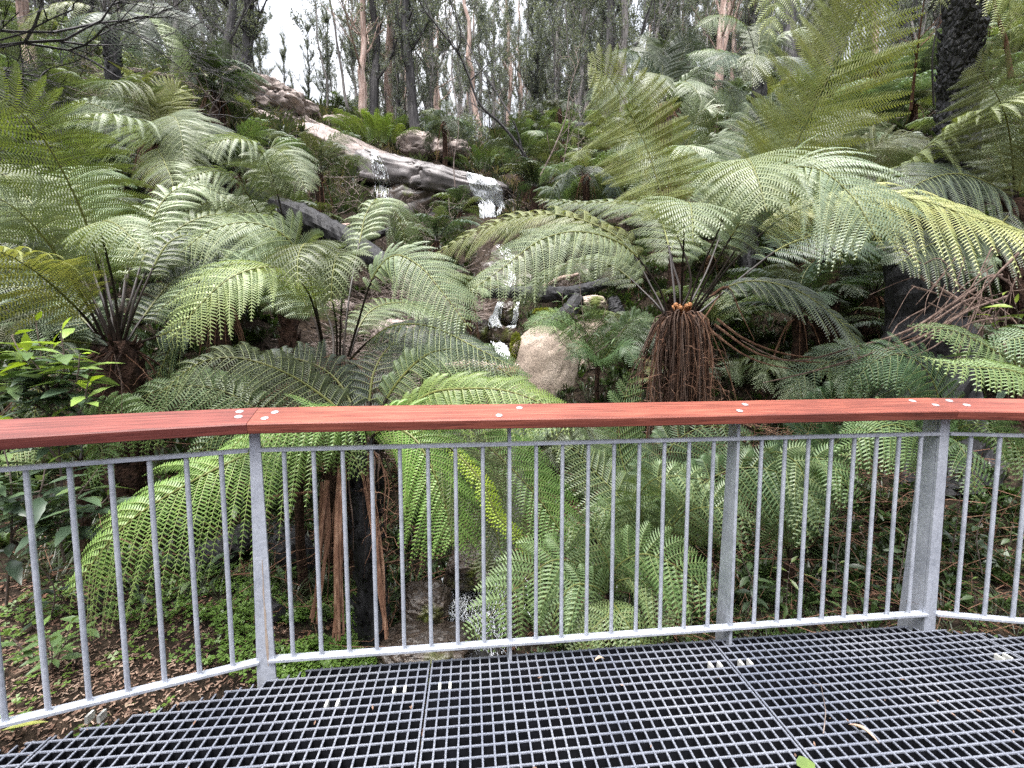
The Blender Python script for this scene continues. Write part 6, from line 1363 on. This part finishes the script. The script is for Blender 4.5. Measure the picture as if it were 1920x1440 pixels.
# ================================================================= gum forest
def gum_template(seed, H, r0, kind):
    r = np.random.default_rng(seed); gt = G(); gl = G(); n = 16
    z = np.linspace(-1.0, H, n); wob = np.cumsum(r.normal(0, .10, (n, 2)), 0); pts = np.stack([wob[:, 0]+.02*z*r.normal(), wob[:, 1], z], 1)
    rad = np.interp(z, [-1, 0, H*.25, H], [r0*1.5, r0*1.15, r0*.85, r0*.25]); tube(gt, pts, rad, 9, 0, rough=.06)
    segs = []
    def limb(p, d, l, ra, dep):
        q = [p]; dd = d
        for k in range(6): dd = norm(dd+r.normal(0, .10, 3)+EZ*.13); q.append(q[-1]+dd*l/6)
        tube(gt, q, np.linspace(ra, ra*.3, 7), 5, 0, cap=False); segs.append((np.array(q), dep))
        if dep:
            for k in range(r.integers(2, 5)):
                i = r.integers(1, 6); o = norm(np.array([r.normal(), r.normal(), 0])); limb(q[i], norm(dd*.8+o*.6+EZ*.2), l*r.uniform(.4, .7), ra*.5, dep-1)
    nl = {'sleeve': 26, 'bare': 9, 'black': 16, 'snag': 5}[kind]
    for k in range(nl):
        i = r.integers(int(n*.2), n-1); an = k*2.4+r.normal(0, .5); el = r.uniform(.55, 1.15)
        limb(pts[i], np.array([math.cos(an)*math.cos(el), math.sin(an)*math.cos(el), math.sin(el)]), r.uniform(1.5, 4.6)*(1-.45*i/n), rad[i]*.36, 1 if kind != 'bare' else 2)
    P_ = []; D_ = []
    def sleeve(q, dens, out, zmin=-9, thr=-.1):
        L = np.linalg.norm(np.diff(q, axis=0), axis=1).sum(); m = int(L*dens)
        t = r.uniform(0, len(q)-1, m); i0 = np.clip(t.astype(int), 0, len(q)-2); f = (t-i0)[:, None]; p = q[i0]*(1-f)+q[i0+1]*f
        p = p[p[:, 2] > zmin]
        if len(p): p = p[np.array([noise.noise(Vector(a*.8)+Vector((seed*5, 0, 0))) > thr for a in p])]
        for a in p:
            k = r.integers(5, 11); an = r.uniform(0, 6.28); o = np.array([math.cos(an), math.sin(an), 0]); l = out*abs(r.normal(.55, .4))
            tt = r.random((k, 1)); s = a+(o*.55+EZ*.85)*l*tt+r.normal(0, .05, (k, 3)); P_.append(s); D_.append(norm(o*.5+r.normal(0, .6, (k, 3))+EZ*.5))
            if r.random() < .22: tube(gt, [a, a+(o*.3+EZ*.45)*l, a+(o*.55+EZ*.95)*l], [.011, .008, .004], 3, 0, cap=False)
    if kind == 'sleeve': sleeve(pts, 46, .7, H*.05, -.02)
    if kind == 'black': sleeve(pts, 22, .7, H*.2, 0)
    if kind == 'bare': sleeve(pts, 6, .5, H*.45, 0)
    if kind != 'snag':
        for q, dep in segs: sleeve(q, {'sleeve': 19, 'bare': 9, 'black': 13}[kind], .5, thr=-.15 if kind == 'sleeve' else 0)
    if P_:
        Pn = np.vstack(P_); Dn = np.vstack(D_); m = len(Pn); l = r.uniform(.07, .16, (m, 1)); w = norm(np.cross(Dn, r.normal(0, 1, (m, 3))))*l*.2
        V = np.stack([Pn, Pn+Dn*l*.5+w, Pn+Dn*l, Pn+Dn*l*.5-w], 1).reshape(-1, 3); gl.add(V, np.arange(4*m).reshape(-1, 4))
    return gt, gl
def mk(g, nm, mats):
    o = g.build(nm, mats, smooth=False); d = o.data; bpy.data.objects.remove(o); return d
GT = {}
for k, (kind, H, r0, bm) in enumerate([('sleeve', 17, .20, 'bark_dark'), ('sleeve', 15, .15, 'bark_grey'), ('sleeve', 19, .24, 'bark_dark'), ('black', 18, .26, 'bark_dark'), ('black', 16, .17, 'bark_grey'), ('bare', 17, .20, 'bark_pink'), ('bare', 15, .13, 'bark_grey'), ('snag', 10, .16, 'bark_pink'), ('sleeve', 16, .18, 'bark_grey'), ('bare', 16, .10, 'bark_grey')]):
    a, b = gum_template(60+k, H, r0, kind); GT[k] = (mk(a, 'trunk', M[bm]), mk(b, 'foliage', M['euc']) if b.V else None, kind)
def gum(k, x, y, sc, label, group=None, lean=(0, 0), rz=None, z=None, sxy=1.):
    rr = rs.uniform(0, 6.28) if rz is None else rz
    root = thing('gum_tree', label, 'tree', (x, y, (ground(x, y) if z is None else z)), group, rr)
    root.rotation_euler = (lean[0], lean[1], rr)
    for me in GT[k][:2]:
        if me is None: continue
        o = bpy.data.objects.new('trunk' if me is GT[k][0] else 'foliage', me); COL.objects.link(o); o.parent = root; o.scale = (sc*sxy, sc*sxy, sc)
    return root
def gum_px(k, px, Y, sc, label, lean=(0, 0), sxy=1.):
    x = P(px, 300, Y)[0]; return gum(k, x, Y, sc, label, None, lean, 0.0, sxy=sxy)
# ones that stand out
gum_px(5, 688, 24, .8, 'pink barked gum with peeling strips left of the black trunk above the clump', lean=(0, -.03), sxy=1.3)
gum_px(3, 704, 24, 1.0, 'straight black gum trunk right of the pink peeling one', lean=(0, -.02), sxy=.9)
gum_px(7, 900, 22, 1.1, 'leaning bare pinkish trunk above the waterfall', lean=(0, -.10), sxy=.9)
gum_px(3, 1143, 20, 1.0, 'thick black gum trunk at the top centre right', lean=(0, -.01), sxy=1.0)
gum_px(4, 1172, 20, 1.0, 'grey gum trunk close right of the thick black one', lean=(0, .01))
gum_px(5, 1336, 20, .9, 'pale pink barked gum above the curled fern fronds', lean=(0, .04), sxy=1.0)
gum_px(3, 424, 19, .9, 'dark bare leaning gum trunk at the left of the sky gap', lean=(0, .06), sxy=.75)
gum_px(0, 470, 21, .8, 'spreading leafy gum with upswept limbs left of the sky gap', sxy=1.5)
gum_px(2, 788, 24, 1.0, 'gum with a thick sleeve of leaves left of the long leaning sapling')
gum_px(6, 350, 17, .8, 'slim pale trunk behind the drooping olive fronds at left', lean=(0, .03))
gum_px(7, 58, 12, .75, 'whitish burnt trunk at the far left behind the dead twigs', sxy=1.3)
gum_px(3, 1480, 15, .9, 'dark gum trunk behind the tall yellow green frond')
nn_ = 0; tp = []
kinds = [0, 1, 2, 4, 4, 5, 6, 8, 6, 1, 0, 8, 2, 9, 9, 9, 1, 8]
desc = {0: 'dark trunked leafy gum', 1: 'slender grey leafy gum', 2: 'tall leaf sleeved gum', 3: 'burnt black gum', 4: 'grey thin leaved gum', 5: 'pale pink barked gum', 6: 'thin bare grey gum', 8: 'bushy grey green gum', 9: 'slim straight bare stemmed gum'}
for t_ in range(3000):
    y = 24.5+rs.random()**.95*38; x = rs.uniform(-1.3, 1.3)*y
    ang = x/y
    if -.57 < ang < -.385: continue          # the gap of open sky
    if ang < -.40 and rs.random() < .45: continue
    if any((x-a)**2+(y-b)**2 < 1.5 for a, b in tp): continue
    tp.append((x, y)); k = kinds[rs.integers(0, len(kinds))]
    side = 'left of the waterfall' if ang < -.25 else 'straight above the waterfall' if ang < .15 else 'right of the waterfall'
    gum(k, x, y, rs.uniform(.75, 1.2), f'{desc[k]} in the forest {side}', f'{desc[k]}s {side}', (rs.normal(0, .035), rs.normal(0, .035)), sxy=rs.uniform(.8, 1.2)); nn_ += 1
    if nn_ >= 250: break
for t_ in range(9):
    x, y = [(-14, 30), (-17, 33), (-16, 40), (-11.5, 27), (-19, 28), (-22, 33), (-26, 36), (-21, 42), (-13.2, 44)][t_]
    gum([0, 8, 1][t_ % 3], x, y, .34, 'smaller leafy gum on the skyline left of the open sky gap', 'smaller gums left of the sky gap')
a_, b_g = gum_template(99, 9, .05, 'bare'); a_ = mk(a_, 'trunk', M['bark_grey']); b_g = mk(b_g, 'foliage', M['euc'])
a2_, b2_ = gum_template(98, 8, .045, 'bare'); a2_ = mk(a2_, 'trunk', M['bark_dark']); b2_ = mk(b2_, 'foliage', M['euc'])
for t_ in range(110):
    y = 20.5+rs.random()*16; x = rs.uniform(-1.2, 1.25)*y
    if -.58 < x/y < -.2 and y < 24 or -.57 < x/y < -.44: continue
    sd = 'left of the waterfall' if x < -1 else 'right of the waterfall'
    root = thing('young_tree', 'thin half bare young tree in front of the gums '+sd, 'tree', (x, y, ground(x, y)), 'thin young trees '+sd, rs.uniform(0, 6)); root.rotation_euler = (rs.normal(0, .07), rs.normal(0, .07), rs.uniform(0, 6))
    sc = rs.uniform(.6, 1.2)
    for me, nm in (((a_, 'trunk'), (b_g, 'foliage')) if t_ % 2 else ((a2_, 'trunk'), (b2_, 'foliage'))):
        o = bpy.data.objects.new(nm, me); COL.objects.link(o); o.parent = root; o.scale = (sc, sc, sc)
# bushes between the trunks
BU = []
for k in range(3):
    r = np.random.default_rng(300+k); m = 5200; d = norm(r.normal(0, 1, (m, 3))); d[:, 2] = np.abs(d[:, 2]); rad = r.random((m, 1))**.4
    p_ = d*rad*[1.1, 1.1, 1.5]; kp = np.array([noise.noise(Vector(a*2.2)+Vector((k*7, 0, 0))) > -.1 for a in p_]); p_ = p_[kp]; m = len(p_)
    D = norm(r.normal(0, 1, (m, 3))+EZ*.4); l = r.uniform(.08, .16, (m, 1)); w = norm(np.cross(D, r.normal(0, 1, (m, 3))))*l*.25
    g = G(); g.add(np.stack([p_, p_+D*l*.5+w, p_+D*l, p_+D*l*.5-w], 1).reshape(-1, 3), np.arange(4*m).reshape(-1, 4)); a = mk(g, 'foliage', M['euc'])
    g = G()
    for q in range(9): e = norm(r.normal(0, 1, 3)*[1, 1, .2]+EZ*1.5); tube(g, [np.array([0, 0, -.3]), e*.6, e*1.2], [.035, .025, .01], 4, 0, cap=False)
    BU.append((a, mk(g, 'stem', M['bark_grey'])))
nb = 0; bp = []
for t_ in range(2000):
    y = 22+rs.random()*22; x = rs.uniform(-1.3, 1.3)*y
    if -.6 < x/y < -.42 or any((x-a)**2+(y-b)**2 < 2.4 for a, b in bp): continue
    bp.append((x, y)); a, b = BU[nb % 3]; sc = rs.uniform(.7, 1.25)
    root = thing('bush', 'grey green bush under the gums '+('left of the waterfall' if x < -1 else 'right of the waterfall'), 'bush', (x, y, ground(x, y)), 'bushes under the gums '+('at left' if x < -1 else 'at right'), rs.uniform(0, 6))
    for me, nm in ((a, 'foliage'), (b, 'stem')):
        o = bpy.data.objects.new(nm, me); COL.objects.link(o); o.parent = root; o.scale = (sc, sc, sc)
    nb += 1
    if nb >= 120: break
print('gums', nn_, 'bushes', nb)

# ================================================================= small things on the deck
def dry_leaf(label, px, py, L, W, ang, col, curl, mat='leaf'):
    b = P(px, py, 1.0); d = P(px, py, 1.0)-np.array([0, 0, CH]); t = (.004-CH)/d[2]; c = np.array([0, 0, CH])+d*t
    g = G(); a = np.array([math.cos(ang), math.sin(ang), 0]); s = np.array([-a[1], a[0], 0]); n = 11; u = np.linspace(0, 1, n)
    w = np.interp(u, [0, .1, .45, .8, 1], [.05, .5, 1, .6, .02])*W/2; cc = c+np.outer((u-.5)*L, a)+np.outer(.012*np.sin(u*math.pi)*curl+.002, EZ)
    Lf = cc+np.outer(w, s)+np.outer(w*.6*curl, EZ); Rt = cc-np.outer(w, s)+np.outer(w*.9*curl, EZ); k = np.arange(n-1)
    g.add(np.vstack([Lf, cc, Rt]), np.vstack([np.stack([k, k+1, n+k+1, n+k], 1), np.stack([n+k, n+k+1, 2*n+k+1, 2*n+k], 1)]))
    o = g.build('fallen_leaf', M[mat], smooth=True); o.color = (*col, 1); tag(o, label, 'leaf'); return o
dry_leaf('dry curled pinkish leaf on the grating at the lower right', 1616, 1380, .085, .020, R(-58), (.42, .30, .24), 1.2)
dry_leaf('small dry tan leaf on the grating below the railing middle', 1122, 1239, .045, .018, R(12), (.42, .32, .25), .8)
dry_leaf('green leaf at the very bottom edge of the grating', 1508, 1437, .06, .05, R(5), (.14, .2, .06), .2)
dry_leaf('dry yellow green gum leaf on the mulch at the bottom left edge', 45, 1358, .13, .024, R(15), (.32, .34, .10), .4)
g = G(); q = []
for (x, y) in [(1537, 1288), (1541, 1310), (1545, 1335), (1544, 1352), (1541, 1378)]:
    d = P(x, y, 1.)-np.array([0, 0, CH]); q.append(np.array([0, 0, CH])+d*((.006-CH)/d[2]))
q, _ = catmull(q, 16); tube(g, q, np.linspace(.0008, .0018, 16), 5)
d = P(1520, 1282, 1.)-np.array([0, 0, CH]); tube(g, [q[0], np.array([0, 0, CH])+d*((.004-CH)/d[2])], [.0009, .0004], 4)
tag(g.build('twig', M['deadgrey']), 'thin pale twig lying across the grating at the lower right', 'twig')

rd = np.random.default_rng(9); g = G()
for k in range(70):
    c = A0+ee*rd.uniform(-1.4, 2.4)+nn*rd.uniform(.02, 1.2)+EZ*.003; a = rd.uniform(0, 6.28); l = rd.uniform(.003, .012); u = np.array([math.cos(a), math.sin(a), rd.normal(0, .2)]); v = np.array([-u[1], u[0], 0])
    g.add([c-u*l, c+v*l*.35, c+u*l, c-v*l*.35], [[0, 1, 2, 3]])
tag(g.build('leaf_litter', M['chip']), 'tiny dry leaf crumbs scattered on the grating', 'litter', None, 'stuff')
HAZE = 0; ZTOP = 68.

# ================================================================= world, sun, camera
def world():
    w = bpy.data.worlds.new('World'); scene.world = w; w.use_nodes = True
    nt = w.node_tree; N = nt.nodes; L = nt.links; N.clear()
    out = N.new('ShaderNodeOutputWorld'); bg = N.new('ShaderNodeBackground')
    sk = N.new('ShaderNodeTexSky'); sk.sky_type = 'NISHITA'; sk.sun_disc = False
    sk.sun_elevation = R(72); sk.sun_rotation = R(SUN_ROT); sk.dust_density = 3.; sk.air_density = 1.2
    hs = N.new('ShaderNodeHueSaturation'); hs.inputs['Saturation'].default_value = .22
    L.new(sk.outputs[0], hs.inputs['Color'])
    # soft broken cloud cover
    tc = N.new('ShaderNodeTexCoord'); nz = N.new('ShaderNodeTexNoise'); nz.inputs['Scale'].default_value = 2.2; nz.inputs['Detail'].default_value = 6
    L.new(tc.outputs['Generated'], nz.inputs['Vector'])
    rp = N.new('ShaderNodeValToRGB'); rp.color_ramp.elements[0].position = .35; rp.color_ramp.elements[1].position = .7
    rp.color_ramp.elements[0].color = (1.0, 1.02, 1.08, 1); rp.color_ramp.elements[1].color = (1.45, 1.42, 1.38, 1)
    L.new(nz.outputs['Fac'], rp.inputs[0])
    mx = N.new('ShaderNodeMix'); mx.data_type = 'RGBA'; mx.blend_type = 'MULTIPLY'; mx.inputs[0].default_value = 1
    L.new(hs.outputs[0], mx.inputs[6]); L.new(rp.outputs[0], mx.inputs[7])
    # overcast: zenith about three times as bright as the horizon
    sx = N.new('ShaderNodeSeparateXYZ'); L.new(tc.outputs['Generated'], sx.inputs[0])
    mr = N.new('ShaderNodeMapRange'); mr.inputs[1].default_value = 0; mr.inputs[2].default_value = 1; mr.inputs[3].default_value = .27; mr.inputs[4].default_value = 1.85
    pw = N.new('ShaderNodeMath'); pw.operation = 'POWER'; pw.inputs[1].default_value = 1.4; pw.use_clamp = True; L.new(sx.outputs[2], pw.inputs[0]); L.new(pw.outputs[0], mr.inputs[0])
    cb = N.new('ShaderNodeVectorMath'); cb.operation = 'SCALE'; L.new(mx.outputs[2], cb.inputs[0]); L.new(mr.outputs[0], cb.inputs['Scale'])
    L.new(cb.outputs[0], bg.inputs[0]); bg.inputs[1].default_value = .15
    L.new(bg.outputs[0], out.inputs[0])
SUN_ROT = 205.
world()
if HAZE:
    hz = bpy.data.materials.new('haze_air'); hz.use_nodes = True; nt = hz.node_tree; nt.nodes.clear()
    ou = nt.nodes.new('ShaderNodeOutputMaterial'); pv = nt.nodes.new('ShaderNodeVolumePrincipled'); pv.inputs['Density'].default_value = HAZE; pv.inputs['Color'].default_value = (.90, .92, .97, 1)
    nt.links.new(pv.outputs[0], ou.inputs['Volume'])
    g = G(); zs = [v[2] for o in COL.objects if o.name == 'ground' for v in o.bound_box]; box(g, [0, 50, (min(zs)-1+ZTOP)/2], EX, EY, EZ, 152, 172, (ZTOP-min(zs)+1)/2); tag(g.build('haze', hz), kind='stuff')
ld = bpy.data.lights.new('sun', 'SUN'); ld.energy = 1.5; ld.angle = R(35); ld.color = (1, .96, .9)
lo = bpy.data.objects.new('sun', ld); COL.objects.link(lo)
# sun_rotation is measured clockwise from +Y
az = R(SUN_ROT); el = R(72)
dvec = Vector((math.sin(az)*math.cos(el), math.cos(az)*math.cos(el), math.sin(el)))
lo.rotation_euler = dvec.to_track_quat('Z', 'Y').to_euler()
cd = bpy.data.cameras.new('camera'); co = bpy.data.objects.new('camera', cd); COL.objects.link(co)
cd.sensor_width = 36; cd.lens = CF/1920*36; cd.clip_start = .05; cd.clip_end = 600
co.location = (0, 0, CH)
from mathutils import Matrix
co.rotation_euler = (Matrix.Rotation(math.pi/2-CP, 4, 'X') @ Matrix.Rotation(-CR, 4, 'Z')).to_euler()
scene.camera = co
vs = scene.view_settings; vs.view_transform = 'Standard'; vs.look = 'None'; vs.gamma = 1; vs.exposure = 1.52
scene.render.engine = 'CYCLES'
cy = scene.cycles
cy.max_bounces = 6; cy.diffuse_bounces = 2; cy.glossy_bounces = 2; cy.transmission_bounces = 3; cy.transparent_max_bounces = 4
cy.use_adaptive_sampling = True; cy.adaptive_threshold = .01
cy.use_denoising = False
cy.sample_clamp_indirect = 4
